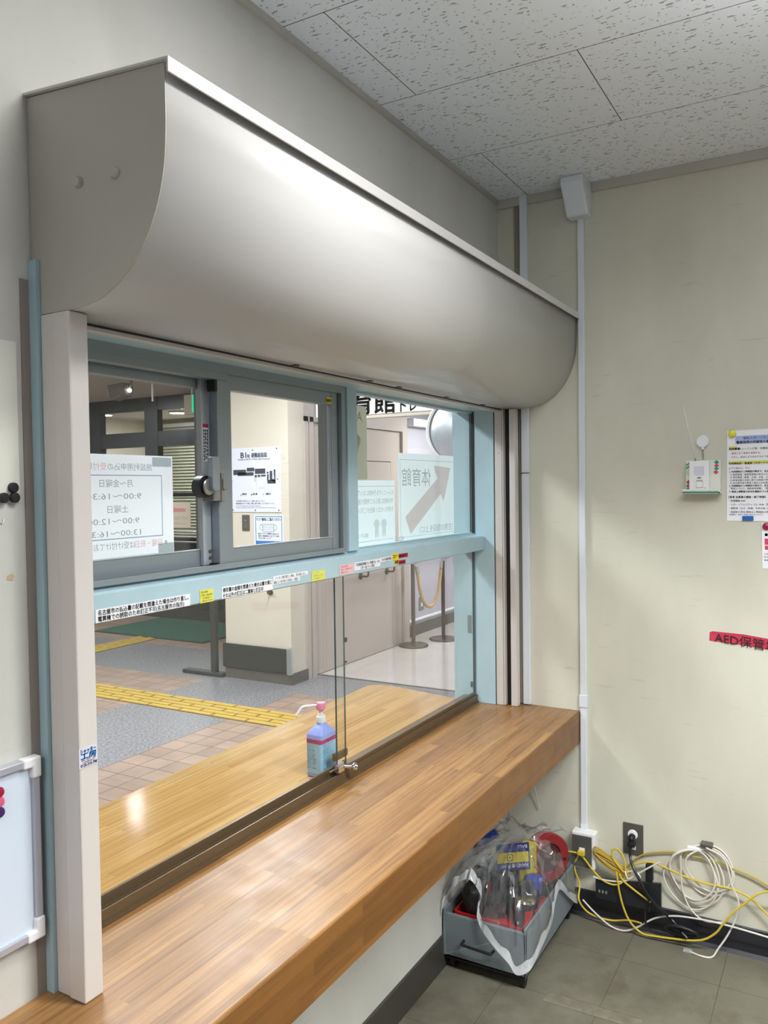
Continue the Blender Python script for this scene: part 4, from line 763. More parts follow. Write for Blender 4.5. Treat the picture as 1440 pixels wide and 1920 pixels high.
def blob(c, r, n=14, seed=0, amp=0.12):
    rnd = random.Random(seed); bm = bmesh.new(); bmesh.ops.create_icosphere(bm, subdivisions=3, radius=1)
    ph = [rnd.uniform(0, 6) for _ in range(6)]
    for v in bm.verts:
        p = v.co; k = 1+amp*(math.sin(4*p.x+ph[0])*math.cos(3*p.y+ph[1])+0.6*math.sin(7*p.z+ph[2]+3*p.x)+0.4*math.sin(11*p.y+ph[3]))
        v.co = Vector((c[0]+p.x*r[0]*k, c[1]+p.y*r[1]*k, c[2]+p.z*r[2]*k))
    return MB().bm(bm, None, True)
gloss_bk = mat('shiny_black_plastic', (24, 25, 28), 0.16, bump=0.5, bscale=60)
tag(blob((-0.45, -0.085, 0.205), (0.05, 0.045, 0.07), seed=2).build('black_pouch', M['black']), 'matt black pouch standing at the left in the drawer box', 'pouch')
tag(blob((-0.42, -0.165, 0.225), (0.045, 0.03, 0.075), seed=5, amp=0.16).build('black_bundle', gloss_bk), 'shiny black wrapped bundle in the clear bag beside the pump card', 'bundle')
tag(blob((-0.1, -0.235, 0.235), (0.06, 0.045, 0.05), seed=9, amp=0.16).build('black_pouch', gloss_bk), 'shiny black bundle at the back right of the drawer box', 'pouch')
tag(blob((-0.36, -0.225, 0.2), (0.05, 0.038, 0.05), seed=11, amp=0.16).build('black_bundle', gloss_bk), 'low shiny black bundle behind the spray can under the pump card', 'bundle')
tp = thing('spray_can', (-0.425, -0.235, 0.15), 'black and red spray can with a silver base in the clear bag', 'spray can')
MB().cyl((-0.425, -0.235, 0.15), (-0.418, -0.24, 0.222), 0.033, n=26).build('can_body', M['black'], tp)
MB().lathe([(0.033, 0), (0.034, 0.003), (0.031, 0.009), (0.026, 0.01), (0.024, 0.006), (0, 0.006)], (-0.418, -0.24, 0.221), (0.07, -0.05, 1)).build('can_base', M['tin'], tp)
MB().add([(-0.4585, -0.248, 0.16), (-0.44, -0.268, 0.16), (-0.435, -0.272, 0.205), (-0.4535, -0.252, 0.205)], [(0, 1, 2, 3)]).build('can_label', M['red'], tp)
hp = thing('pump_card', (-0.35, -0.17, 0.3), 'navy and yellow pump package card in the clear bag', 'package card')
O = Vector((-0.352, -0.118, 0.26)); U = Vector((0.0, -0.115, 0.034)); V = Vector((0.012, 0.009, 0.083))
def pc_(a, b, e=0.0): return O+U*a+V*b+Vector((-e, 0, 0))
q = MB(); q.add([pc_(0, 0), pc_(1, 0), pc_(1, 1), pc_(0, 1), pc_(0, 0, -0.003), pc_(1, 0, -0.003), pc_(1, 1, -0.003), pc_(0, 1, -0.003)], [(0, 1, 2, 3), (4, 7, 6, 5), (0, 4, 5, 1), (1, 5, 6, 2), (2, 6, 7, 3), (3, 7, 4, 0)]); q.build('card', M['navy'], hp)
q = MB(); q.add([pc_(0.02, 0.3, 0.0006), pc_(0.98, 0.3, 0.0006), pc_(0.98, 0.68, 0.0006), pc_(0.02, 0.68, 0.0006)], [(0, 1, 2, 3)]); q.build('yellow_stripe', M['card_y'], hp)
q = MB(); Un = U.normalized(); Vn = V.normalized(); put_text(q, 'HAND ● PUMP', pc_(0.95, 0.25, 0.0009), -Un, -Vn, 0.017, width=0.1, bold=0.02); put_text(q, 'BALL', pc_(0.95, 0.93, 0.0009), -Un, -Vn, 0.014, width=0.035, bold=0.02); q.build('card_lettering', M['paper'], hp)
q = MB(); ctr = pc_(0.42, 0.5, 0.001); q.add([ctr+Un*0.012*math.cos(a)+Vn*0.012*math.sin(a) for a in [i*2*PI/20 for i in range(20)]], [tuple(range(20))]); q.build('ball_print', M['ink'], hp)
q = MB(); ctr = pc_(0.42, 0.5, 0.0014); q.add([ctr+Un*0.0095*math.cos(a)+Vn*0.0095*math.sin(a) for a in [i*2*PI/20 for i in range(20)]], [tuple(range(20))]); ctr = pc_(0.42, 0.5, 0.0018); q.build('ball_face', M['card_y'], hp)
q = MB(); q.add([ctr+Un*0.004*math.cos(a)+Vn*0.004*math.sin(a) for a in [i*2*PI/5 for i in range(5)]], [tuple(range(5))]); q.build('ball_patch', M['ink'], hp)
q = MB(); q.tube([pc_(0.02, 0.02), pc_(0.5, 0.01), pc_(0.5, 0.5), pc_(0.5, 0.02), pc_(0.98, 0.02)], 0.001, 5, sub=1); 
tag(MB().rbox(-0.29, -0.235, -0.216, -0.17, 0.15, 0.338, 0.006).build('plastic_case', mat('yellow_plastic', (200, 186, 40), 0.35)), 'yellow plastic case standing behind the pump card', 'case')
tag(MB().lathe([(0.02, 0), (0.027, 0.004), (0.028, 0.05), (0.03, 0.07), (0.02, 0.078), (0, 0.078)], (-0.31, -0.225, 0.175), (0.05, -0.05, 1)).build('bottle_stopper', M['blue']), 'blue plastic cap in front of the red roll', 'cap')
tag(MB().lathe([(0.012, 0), (0.022, 0.01), (0.025, 0.1), (0.018, 0.12), (0, 0.122)], (-0.37, -0.155, 0.15), (0.05, -0.05, 1)).build('plastic_bottle', M['tapef']), 'frosted plastic bottle under the pump card', 'bottle')
rr = thing('tape_roll', (-0.2, -0.24, 0.25), 'large dark red roll standing on edge in the bag', 'roll')
ax = Vector((-0.55, -0.75, 0.05)).normalized(); cc = Vector((-0.17, -0.225, 0.262))
MB().lathe([(0.05, -0.022), (0.08, -0.022), (0.083, -0.018), (0.083, 0.018), (0.08, 0.022), (0.05, 0.022), (0.05, -0.022)], cc, ax, n=40).build('roll_ring', mat('dark_red_roll', (128, 30, 36), 0.35), rr)
MB().lathe([(0.0495, -0.02), (0.0495, 0.016), (0.0, 0.016)], cc, ax, n=40).build('roll_core', mat('maroon_core', (70, 26, 32), 0.5), rr)
tl = thing('hand_tool', (-0.28, -0.04, 0.29), 'blue handled tool with a black clip leaning against wall in the box', 'tool')
MB().tube([(-0.27, -0.016, 0.292), (-0.262, -0.028, 0.302), (-0.255, -0.05, 0.325), (-0.245, -0.075, 0.345)], 0.014, 12).build('tool_handle', M['blue'], tl)
MB().rbox(-0.285, -0.27, -0.018, -0.004, 0.262, 0.318, 0.002).rbox(-0.283, -0.262, -0.022, -0.008, 0.284, 0.298, 0.002).build('tool_clip', M['black'], tl)
cb_ = MB()
for k in range(3): cb_.tube([(-0.4+0.03*math.cos(a)-0.01*k, -0.1+0.05*math.cos(a), 0.25+0.006*k+0.035*math.sin(a)) for a in [i*2*PI/12 for i in range(12)]], 0.0035, 7, closed=True, sub=3)
tag(cb_.build('coiled_cable', M['blk_c']), 'small coil of black cable inside the clear bag', 'coiled cable')
# the clear bag draped over the box: hem loop, crumpled skirt and dome
hem = [(-0.548, -0.004, 0.175), (-0.55, -0.015, 0.22), (-0.55, -0.04, 0.262), (-0.548, -0.07, 0.3), (-0.545, -0.1, 0.315), (-0.545, -0.125, 0.298), (-0.547, -0.143, 0.262), (-0.552, -0.13, 0.214), (-0.556, -0.142, 0.18), (-0.562, -0.165, 0.156), (-0.568, -0.205, 0.124), (-0.566, -0.24, 0.094), (-0.556, -0.262, 0.06),
       (-0.535, -0.297, 0.075), (-0.47, -0.301, 0.098), (-0.4, -0.3, 0.11), (-0.33, -0.298, 0.128), (-0.29, -0.294, 0.165), (-0.23, -0.292, 0.188), (-0.14, -0.296, 0.12), (-0.04, -0.298, 0.062), (-0.022, -0.26, 0.2), (-0.022, -0.15, 0.215), (-0.03, -0.04, 0.22), (-0.1, -0.014, 0.23), (-0.25, -0.012, 0.25), (-0.4, -0.01, 0.24), (-0.5, -0.008, 0.215)]
HP = smooth_path(hem, 4, True); nH = len(HP)
top = Vector((-0.26, -0.15, 0.36)); rnd = random.Random(4)
rings = 16; vs = []; 
ph = [rnd.uniform(0, 6.28) for _ in range(12)]
for k in range(rings+1):
    t_ = k/rings
    for i, p in enumerate(HP):
        th = 2*PI*i/nH
        e = p.lerp(Vector((p.x*0.95-0.013, p.y*0.95-0.008, p.z)), t_)
        out = Vector((p.x-top.x, p.y-top.y, 0)); f_ = t_
        xy = Vector((p.x, p.y, 0)).lerp(Vector((top.x, top.y, 0)), f_**1.6)
        zz = p.z+(top.z-p.z)*math.sin(min(1, f_*1.15)*PI/2)**0.9
        cr = 0.019*math.sin(PI*min(1, f_*1.12))*(math.sin(9*th+ph[0]+5*f_)+0.7*math.sin(17*th+ph[1]-9*f_)+0.7*math.sin(31*th+ph[2]+13*f_)+0.5*math.sin(53*th+ph[4]-21*f_)+0.5*math.sin(14*f_*3+ph[3]+4*th))
        nrm = out.normalized() if out.length > 1e-6 else Vector((0, 0, 1))
        q_ = Vector((xy.x, xy.y, zz))+nrm*cr*0.5+Vector((0, 0, cr*0.6))
        q_.y = min(q_.y, -0.004); q_.x = min(q_.x, -0.012)
        vs.append(q_)
fs = [(k*nH+i, k*nH+(i+1) % nH, (k+1)*nH+(i+1) % nH, (k+1)*nH+i) for k in range(rings) for i in range(nH)]
pb = thing('plastic_bag', (-0.28, -0.15, 0.2), 'clear crumpled plastic bag of odds and ends draped over the drawer box', 'plastic bag')
MB().add(vs, fs, None, True).build('bag_film', M['bag'], pb)
hv = []; 
for i, p in enumerate(HP):
    a_ = HP[(i+1) % nH]-HP[i-1]; inn = vs[nH*2+i]-p; inn = inn.normalized() if inn.length > 1e-6 else Z_
    o_ = Vector((-0.002, 0, 0)) if p.x < -0.5 else (Vector((0, -0.002, 0)) if p.y < -0.28 else Vector((0, 0, 0.001)))
    hv += [p+o_, p+o_+(inn*0.03)+Vector((0, 0, 0.006*math.sin(i*0.9)))]
k0, k1 = 0, int(nH*0.78)
MB().add(hv, [(2*i, 2*i+1, 2*i+3, 2*i+2) for i in range(k0, k1)], None, True).build('bag_hem', M['hem'], pb)

# ================================================================== LEFT OF THE WINDOW
wbd = thing('whiteboard', (-2.2, -0.008, 0.985), 'small whiteboard with white plastic corners left of the shutter rail', 'whiteboard')
MB().box(-2.42, -2.03, -0.009, -0.001, 0.85, 1.122).build('board_surface', M['wb'], wbd)
MB().rbox(-2.42, -2.021, -0.016, -0.001, 1.118, 1.13, 0.0015).rbox(-2.42, -2.021, -0.016, -0.001, 0.842, 0.854, 0.0015).rbox(-2.033, -2.021, -0.0155, -0.001, 0.842, 1.13, 0.0015).rbox(-2.42, -2.408, -0.0155, -0.001, 0.842, 1.13, 0.0015).build('board_frame', M['wb_f'], wbd)
for z, s_ in ((1.132, -1), (0.840, 1)):
    P_ = [(-2.0193, z), (-2.051, z), (-2.051, z+s_*0.016), (-2.0352, z+s_*0.016), (-2.0352, z+s_*0.034), (-2.0193, z+s_*0.034)]
    MB().add([(x, -0.0185, zz) for x, zz in P_]+[(x, -0.0006, zz) for x, zz in P_], [tuple(range(6)), tuple(range(11, 5, -1))]+[(i, (i+1) % 6, 6+(i+1) % 6, 6+i) for i in range(6)]).build('board_corner', M['white'], wbd, bevel=0.003)
for z, mt, nm in ((1.094, 'crim', 'dark red'), (1.079, 'rosem', 'pink'), (1.063, 'purple', 'purple')):
    tag(MB().lathe([(0, 0), (0.0078, 0), (0.0082, 0.003), (0.006, 0.006), (0, 0.0068)], (-2.09, -0.0095, z), (0, -1, 0), n=20).build('magnet', M[mt]), nm+' magnet in the column of three on the whiteboard', 'magnet')
tag(MB().box(-2.36, -2.034, -0.0025, -0.0004, 1.535, 1.784).build('plain_sheet', mat('ivory_sheet', (226, 226, 214), 0.5)), 'blank ivory sheet on the wall left of the shutter rail', 'sheet')
for x, z, nm in ((-2.0475, 1.557, 'topmost black round magnet in the triangle at the bottom of the blank sheet'), (-2.064, 1.5415, 'lower left black round magnet in the triangle on the blank sheet'), (-2.0455, 1.5415, 'lower right black round magnet in the triangle on the blank sheet')):
    tag(MB().lathe([(0, 0), (0.0079, 0), (0.0079, 0.0055), (0.0066, 0.0068), (0, 0.0072)], (x, -0.0026, z), (0, -1, 0), n=24).build('magnet', M['black']), nm, 'magnet')
tag(MB().tube([(-2.078, -0.0005, 1.518), (-2.078, -0.009, 1.517), (-2.078, -0.01, 1.506), (-2.074, -0.013, 1.502), (-2.07, -0.012, 1.509)], 0.0014, 8).build('wall_hook', M['steel']), 'tiny metal hook on the wall below the blank sheet', 'hook')
tag(MB().add([(-2.06, -0.0006, 1.415), (-2.05, -0.0006, 1.412), (-2.046, -0.0006, 1.419), (-2.051, -0.0006, 1.424), (-2.058, -0.0006, 1.421)], [(0, 1, 2, 3, 4)]).build('tape_scrap', M['chip']), 'tan tape scrap stuck on the grey wall below the blank sheet', 'tape')

# ================================================================== LABELS ON THE TRANSOM
def strip(name, x0, x1, z0, z1, mt, lines, label, cat='label', ink='ink', bold=0.01, y=0.0385):
    t_ = thing(name, ((x0+x1)/2, y, (z0+z1)/2), label, cat)
    MB().box(x0, x1, y-0.0008, y, z0, z1).build('label_strip', M[mt], t_)
    q = MB()
    for (s_, xa, xb, zb, sz) in lines: put_text(q, s_, (xa, y-0.0012, zb), X_, Z_, sz, width=xb-xa, bold=bold)
    if lines: q.build('lettering', M[ink], t_)
    return t_
strip('label_strip', -1.858, -1.617, 1.3135, 1.3375, 'paper', [('名古屋市の払込書の記載を間違えた場合は作り直し。', -1.853, -1.622, 1.327, 0.0105), ('電算機での読取のため訂正不可(名古屋市の指示)', -1.853, -1.635, 1.3158, 0.0105)], 'longest white label on the teal rail, nearest the left shutter rail', bold=0.02)
strip('sticky_note', -1.587, -1.546, 1.3135, 1.3405, 'yellow', [('忘れ物', -1.584, -1.565, 1.334, 0.005), ('手続き １階の受付', -1.584, -1.55, 1.3275, 0.005), ('は 担当 へ', -1.58, -1.553, 1.3215, 0.005), ('お知らせください', -1.582, -1.55, 1.3155, 0.005)], 'yellow sticky note left on the teal rail, between two white labels', 'sticky note', bold=0)
strip('label_strip', -1.52, -1.342, 1.3145, 1.3395, 'paper', [('領収書の金額を間違えた場合は書き損じ', -1.517, -1.345, 1.3285, 0.0105), ('それ以外の訂正は二重線と訂正印', -1.517, -1.378, 1.3165, 0.0105)], 'white two-line label right of the first yellow sticky note', bold=0.02)
strip('label_strip', -1.339, -1.199, 1.3345, 1.3445, 'paper', [('イトセン馬の落とし物は、受け取らない。', -1.332, -1.205, 1.3365, 0.0075)], 'narrow upper white label of small print in the middle of the rail', bold=0.0)
strip('label_strip', -1.341, -1.232, 1.3245, 1.334, 'paper', [('事故により受け取った場合は、土曜日〜', -1.338, -1.236, 1.3265, 0.0075)], 'narrow lower white label of small print in the middle of the rail', bold=0.0)
strip('sticky_note', -1.181, -1.123, 1.3155, 1.3405, 'yellow', [('ファックスの', -1.176, -1.15, 1.334, 0.005), ('送り状はここにある', -1.176, -1.13, 1.327, 0.005), ('ものを使用すること', -1.176, -1.13, 1.3195, 0.005)], 'yellow green sticky note under the right sliding sash', 'sticky note', ink='mint', bold=0)
strip('sticky_note', -1.053, -0.981, 1.318, 1.3445, 'pink_s', [('予約の変更は', -1.047, -1.01, 1.3375, 0.0055), ('窓口にて受付します', -1.047, -0.99, 1.33, 0.0055), ('電話は不可', -1.047, -1.012, 1.3225, 0.0055)], 'pale pink note on the rail below the teal mullion', 'sticky note', ink='rose_i', bold=0)
strip('label_strip', -0.978, -0.836, 1.323, 1.3455, 'paper', [('下記施設修繕さん 内線722、723', -0.972, -0.842, 1.335, 0.009), ('（月〜金 9〜17時）', -0.945, -0.87, 1.325, 0.009)], 'white label of extension numbers right of the pale pink note', bold=0.01)
strip('label_strip', -0.8355, -0.766, 1.334, 1.3465, 'paper', [('4S1の各課の電話', -0.828, -0.77, 1.3375, 0.0085)], 'short white label just left of the yellow copy label', bold=0.01)
strip('label_strip', -0.765, -0.7265, 1.3355, 1.352, 'yellow_s', [('コピー', -0.762, -0.73, 1.3395, 0.0125)], 'yellow label lettered copy in katakana', bold=0.03)
strip('label_strip', -0.752, -0.7265, 1.319, 1.335, 'yellow_s', [('両替', -0.75, -0.729, 1.322, 0.0115)], 'yellow label of two characters beneath the copy label', bold=0.03)
strip('label_strip', -0.725, -0.667, 1.3365, 1.349, 'red_s', [('館内は有料です', -0.722, -0.672, 1.3395, 0.0085)], 'upper of two crimson labels on the teal rail', bold=0.02)
strip('label_strip', -0.725, -0.682, 1.3175, 1.3295, 'red_s', [('できません', -0.722, -0.686, 1.3205, 0.0085)], 'lower of two crimson labels on the teal rail', bold=0.02)
# shutter repair sticker on the left rail
ps = thing('sticker', (-1.989, -0.0905, 1.13), 'blue and black shutter repair sticker on the beige rail', 'sticker')
MB().box(-2.007, -1.9715, -0.0909, -0.0902, 1.116, 1.147).build('sticker_base', M['lilac_s'], ps)
q = MB(); put_text(q, 'シャッター', (-2.0045, -0.0912, 1.1392), X_, Z_, 0.0085, width=0.03, bold=0.05); put_text(q, '工房', (-2.004, -0.0912, 1.1305), X_, Z_, 0.0105, width=0.03, bold=0.06); q.build('blue_lettering', M['ink_sky'], ps)
q = MB(); put_text(q, '修理・取付・点検', (-2.003, -0.0912, 1.1268), X_, Z_, 0.0034, width=0.028); put_text(q, '24時間受付', (-2.001, -0.0912, 1.1234), X_, Z_, 0.003, width=0.024); q.build('small_lettering', M['ink'], ps)
q = MB(); put_text(q, '0120-310-798', (-2.0045, -0.0912, 1.1178), X_, Z_, 0.0068, width=0.0315, bold=0.03); q.build('phone_number', M['ink_navy'], ps)
# warning sticker on the stile and yellow sticker on the right sash
ws = thing('sticker', (-1.497, 0.0935, 1.65), 'narrow white warning sticker with red header above the window lock', 'sticker')
MB().box(-1.508, -1.4905, 0.0932, 0.0938, 1.612, 1.694).build('sticker_base', M['paper'], ws)
MB().box(-1.508, -1.4905, 0.0928, 0.0931, 1.686, 1.694).build('red_header', M['red_s'], ws)
q = MB()
for k in range(3):
    zz = 1.682
    while zz > 1.616:
        h_ = random.uniform(0.004, 0.009); q.box(-1.5065+0.0055*k, -1.5065+0.0055*k+0.003, 0.0926, 0.0931, zz-h_, zz); zz -= h_+0.0015
q.build('vertical_print', M['ink'], ws)
ys = thing('sticker', (-1.035, 0.0715, 1.783), 'small yellow sticker on the top corner of right sash', 'sticker')
MB().box(-1.052, -1.026, 0.0712, 0.0718, 1.776, 1.791).build('sticker_base', M['yellow_s'], ys)
q = MB(); put_text(q, '換気中', (-1.051, 0.0709, 1.7795), X_, Z_, 0.009, width=0.023, bold=0.04); q.build('lettering', M['ink'], ys)
# ---- sheets taped to the outside of the glass, read from the lobby
UM = -X_
hp_ = thing('notice_sheet', (-1.68, 0.122, 1.52), 'backlit opening hours sheet seen reversed through the left sash', 'notice')
yS = 0.1185
MB().box(-1.873, -1.5755, yS+0.0012, yS+0.002, 1.417, 1.6215).build('sheet', M['paper_t'], hp_)
q = MB(); q2 = MB(); q3 = MB(); yT = yS+0.0008
put_text(q, '施設利用申込の', (-1.6345, yT, 1.5915), UM, Z_, 0.0158, width=0.116); put_text(q2, '受付', (-1.753, yT, 1.5915), UM, Z_, 0.0158, width=0.033)
put_text(q, '時間', (-1.789, yT, 1.5915), UM, Z_, 0.0158, width=0.032)
for s_, xs, z_, wd in (('月〜金曜日', -1.6865, 1.5585, 0.085), ('9:00〜16:30', -1.665, 1.5335, 0.138), ('土曜日', -1.7005, 1.5075, 0.053), ('9:00〜12:00', -1.6715, 1.4845, 0.13), ('13:00〜16:30', -1.6685, 1.4605, 0.138)):
    put_text(q, s_, (xs, yT, z_), UM, Z_, 0.0165, width=wd)
put_text(q, '※', (-1.5945, yT, 1.4355), UM, Z_, 0.0165); put_text(q2, '日曜・祝日', (-1.611, yT, 1.4355), UM, Z_, 0.0158, width=0.073); put_text(q, 'は受け付けておりません', (-1.686, yT, 1.4355), UM, Z_, 0.0158, width=0.165)
for (xa, xb, za, zb) in ((-1.845, -1.607, 1.5795, 1.5815), (-1.845, -1.607, 1.4545, 1.4565), (-1.609, -1.607, 1.4545, 1.5815), (-1.845, -1.843, 1.4545, 1.5815)): q3.box(xa, xb, yT, yT+0.0002, za, zb)
q.build('lettering', M['ink_g'], hp_); q2.build('red_lettering', M['ink_r'], hp_); q3.build('frame_line', M['ink_b'], hp_)
q = MB(); q.box(-1.6335, -1.579, yT-0.0001, yT, 1.599, 1.6185); q.box(-1.621, -1.577, yT-0.0001, yT, 1.419, 1.439); q.build('tape', ink_film('tape_shadow', (.72, .76, .76)), hp_)
yG = 0.0965
ap = thing('notice_sheet', (-0.405, yG, 1.51), 'backlit sheet with big rose arrow on the fixed pane', 'notice')
MB().box(-0.613, -0.199, yG+0.0012, yG+0.002, 1.3755, 1.658).build('sheet', M['paper_c'], ap)
yT = yG+0.0006
q = MB(); q.add([(-0.358, yT, 1.622), (-0.225, yT, 1.6155), (-0.284, yT, 1.4985), (-0.308, yT, 1.524), (-0.534, yT, 1.3975), (-0.57, yT, 1.4535), (-0.332, yT, 1.578), (-0.35, yT, 1.6)], [tuple(range(8))]); q.build('arrow', M['ink_rl'], ap)
q = MB(); put_text(q, '体育館', (-0.3835, yT, 1.557), UM, Z_, 0.064, width=0.205); put_text(q, '（左側の階段を上に）', (-0.213, yT, 1.398), UM, Z_, 0.027, width=0.255); q.build('lettering', M['ink_gl'], ap)
q = MB()
for (xa, xb, za, zb) in ((-0.6, -0.205, 1.6365, 1.6375), (-0.6, -0.205, 1.389, 1.3898), (-0.6, -0.5992, 1.389, 1.637)): q.box(xa, xb, yT, yT+0.0002, za, zb)
q.build('frame_line', M['ink_gl'], ap)
sp_ = thing('notice_sheet', (-0.76, yG, 1.47), 'backlit training room sheet with two children beside the mullion', 'notice')
MB().box(-0.905, -0.6365, yG+0.0012, yG+0.002, 1.376, 1.571).build('sheet', M['paper_c'], sp_)
q = MB()
for s_, z_, wd in (('トレーニングも予約制になっており', 1.527, 0.24), ('予約時間に限られて時間が違う為', 1.5015, 0.24), ('お待ちいただく場合がございます', 1.476, 0.24)): put_text(q, s_, (-0.6485, yT, z_), UM, Z_, 0.0178, width=wd)
put_text(q, '福祉スポーツセンター', (-0.802, yT, 1.404), UM, Z_, 0.0145, width=0.1); q.build('lettering', M['ink_gl'], sp_)
q = MB()
for cx_ in (-0.708, -0.752):
    q.add([(cx_+0.017*math.cos(a), yT, 1.44+0.014*math.sin(a)) for a in [i*2*PI/18 for i in range(18)]], [tuple(range(18))])
    q.add([(cx_-0.010, yT, 1.4), (cx_-0.003, yT, 1.4), (cx_-0.001, yT, 1.412), (cx_+0.001, yT, 1.412), (cx_+0.003, yT, 1.4), (cx_+0.010, yT, 1.4), (cx_+0.012, yT, 1.427), (cx_-0.012, yT, 1.427)], [tuple(range(8))])
q.build('children_print', ink_film('show_through_paler_print', (.78, .8, .78)), sp_)
q = MB()
for (xa, xb, za, zb) in ((-0.9, -0.64, 1.553, 1.5538), (-0.9, -0.65, 1.3905, 1.3913)): q.box(xa, xb, yT, yT+0.0002, za, zb)
q.build('frame_line', M['ink_gl'], sp_)
ad = thing('sticker', (-0.85, yG, 1.68), 'tall grey translucent sticker with pale heart beside the mullion', 'sticker')
MB().box(-0.906, -0.8025, yG+0.0012, yG+0.0018, 1.574, 1.787).build('sticker_film', paper_mat('grey_sticker_back', (196, 198, 186), 0.7), ad)
q = MB(); hpts = []
for i in range(40):
    a = 2*PI*i/40; hx = 16*math.sin(a)**3; hy = 13*math.cos(a)-5*math.cos(2*a)-2*math.cos(3*a)-math.cos(4*a); hpts.append((-0.872+hx*0.0021, yT, 1.675+hy*0.0024))
q.add([p for p in hpts if p[0] > -0.906], [tuple(range(len([p for p in hpts if p[0] > -0.906])))]); q.build('heart_print', mat('pale_heart_print', (186, 194, 184), 0.7), ad)
q = MB(); put_text(q, 'AED', (-0.83, yT, 1.742), UM, Z_, 0.04, width=0.075); q.build('lettering', mat('pale_green_print', (178, 186, 174), 0.7), ad)
tag(MB().lathe([(0, 0), (0.009, 0), (0.011, 0.006), (0.008, 0.012), (0, 0.013)], (-0.625, 0.089, 1.389), (0, -1, 0), n=18).build('suction_cup', M['tapef']), 'small clear suction cup between the two sheets on the pane', 'suction cup')

# ================================================================== SANITIZER ON THE COUNTER
sb = thing('sanitizer_bottle', (-0.965, 0.163, 0.74), 'blue hand sanitizer pump bottle with pink cap on the outer counter', 'bottle')
bx0, bx1, by0, by1 = -1.005, -0.929, 0.1365, 0.19
def rr_loop(x0, x1, y0, y1, r, z, n=4):
    out = []
    for (cx, cy, a0) in ((x1-r, y1-r, 0), (x0+r, y1-r, 90), (x0+r, y0+r, 180), (x1-r, y0+r, 270)):
        for k in range(n+1): a = math.radians(a0+90*k/n); out.append((cx+r*math.cos(a), cy+r*math.sin(a), z))
    return out
loops_ = []
for ins, z, r in ((0.003, 0.7405, 0.006), (0.0, 0.744, 0.007), (0.0, 0.858, 0.007), (0.001, 0.861, 0.007), (0.019, 0.879, 0.008), (0.0255, 0.884, 0.0098), (0.0262, 0.888, 0.0125)):
    cx_, cy_ = (bx0+bx1)/2, (by0+by1)/2
    hx, hy = (bx1-bx0)/2-ins, (by1-by0)/2-ins*0.62
    if z > 0.883: hx = hy = max(hx, hy) if hx < 0.014 else min(hx, hy)
    loops_.append(rr_loop(cx_-hx, cx_+hx, cy_-hy, cy_+hy, min(r, hx-0.0005, hy-0.0005), z))
k_ = len(loops_[0]); vs = [p for l_ in loops_ for p in l_]
q = MB().add(vs, [(j*k_+i, j*k_+(i+1) % k_, (j+1)*k_+(i+1) % k_, (j+1)*k_+i) for j in range(len(loops_)-1) for i in range(k_)], None, True)
q.add(loops_[0], [list(range(k_))[::-1]]); q.add(loops_[-1], [list(range(k_))]); q.build('bottle_body', M['liquid'], sb)
def wrap(z0, z1, e, name, m_):
    l0 = rr_loop(bx0-e, bx1+e, by0-e, by1+e, 0.0075, z0); l1 = rr_loop(bx0-e, bx1+e, by0-e, by1+e, 0.0075, z1); n_ = len(l0)
    return MB().add(l0+l1, [(i, (i+1) % n_, n_+(i+1) % n_, n_+i) for i in range(n_)], None, True).build(name, m_, sb)
wrap(0.752, 0.849, 0.0004, 'label_wrap', M['lab_b']); wrap(0.836, 0.848, 0.0008, 'label_band', M['magenta'])
q = MB(); e = 0.0012
UL = -Y_
for k in range(11): put_text(q, random.choice(['効能・効果', '手指の消毒', '用法・用量', '使用上の注意', 'エタノール', '成分・分量']), (bx0-e, by1-0.004, 0.828-0.0062*k), UL, Z_, 0.004, width=random.uniform(0.02, 0.034))
for k in range(12): put_text(q, random.choice(['してはいけないこと', '火気に近づけない', '相談すること', '保管及び取扱い上の注意', '次の人は使用前に医師に']), (bx0+0.006, by0-e, 0.83-0.006*k), X_, Z_, 0.004, width=random.uniform(0.035, 0.055))
put_text(q, '手指消毒用', (bx0-e, by1-0.012, 0.8405), UL, Z_, 0.0055, width=0.025); put_text(q, '手指消毒用', (bx0+0.02, by0-e, 0.8405), X_, Z_, 0.0055, width=0.03)
q.build('label_print', mat('teal_label_print', (58, 84, 104), 0.6), sb)
cxx, cyy = (bx0+bx1)/2, (by0+by1)/2
MB().lathe([(0.0125, 0.0), (0.0135, 0.001), (0.0135, 0.016), (0.0125, 0.018), (0.0095, 0.0185), (0.009, 0.023), (0.005, 0.024), (0.0045, 0.033), (0, 0.033)], (cxx, cyy, 0.887), n=30).build('pump_collar', M['white'], sb)
MB().lathe([(0.004, 0), (0.0065, 0.002), (0.009, 0.007), (0.0132, 0.008), (0.0138, 0.011), (0.0138, 0.024), (0.0125, 0.0265), (0.005, 0.026), (0, 0.0262)], (cxx, cyy, 0.917), n=30).build('pump_head', M['pink'], sb)
q = MB(); d_ = Vector((-0.8, 0.6, 0)).normalized(); p0 = Vector((cxx, cyy, 0.937)); q.tube([p0+d_*0.01, p0+d_*0.045+Vector((0, 0, 0.001)), p0+d_*0.055+Vector((0, 0, -0.001)), p0+d_*0.063+Vector((0, 0, -0.009)), p0+d_*0.073+Vector((0, 0, -0.022))], 0.0033, 10, sub=4); q.build('pump_nozzle', M['white'], sb)

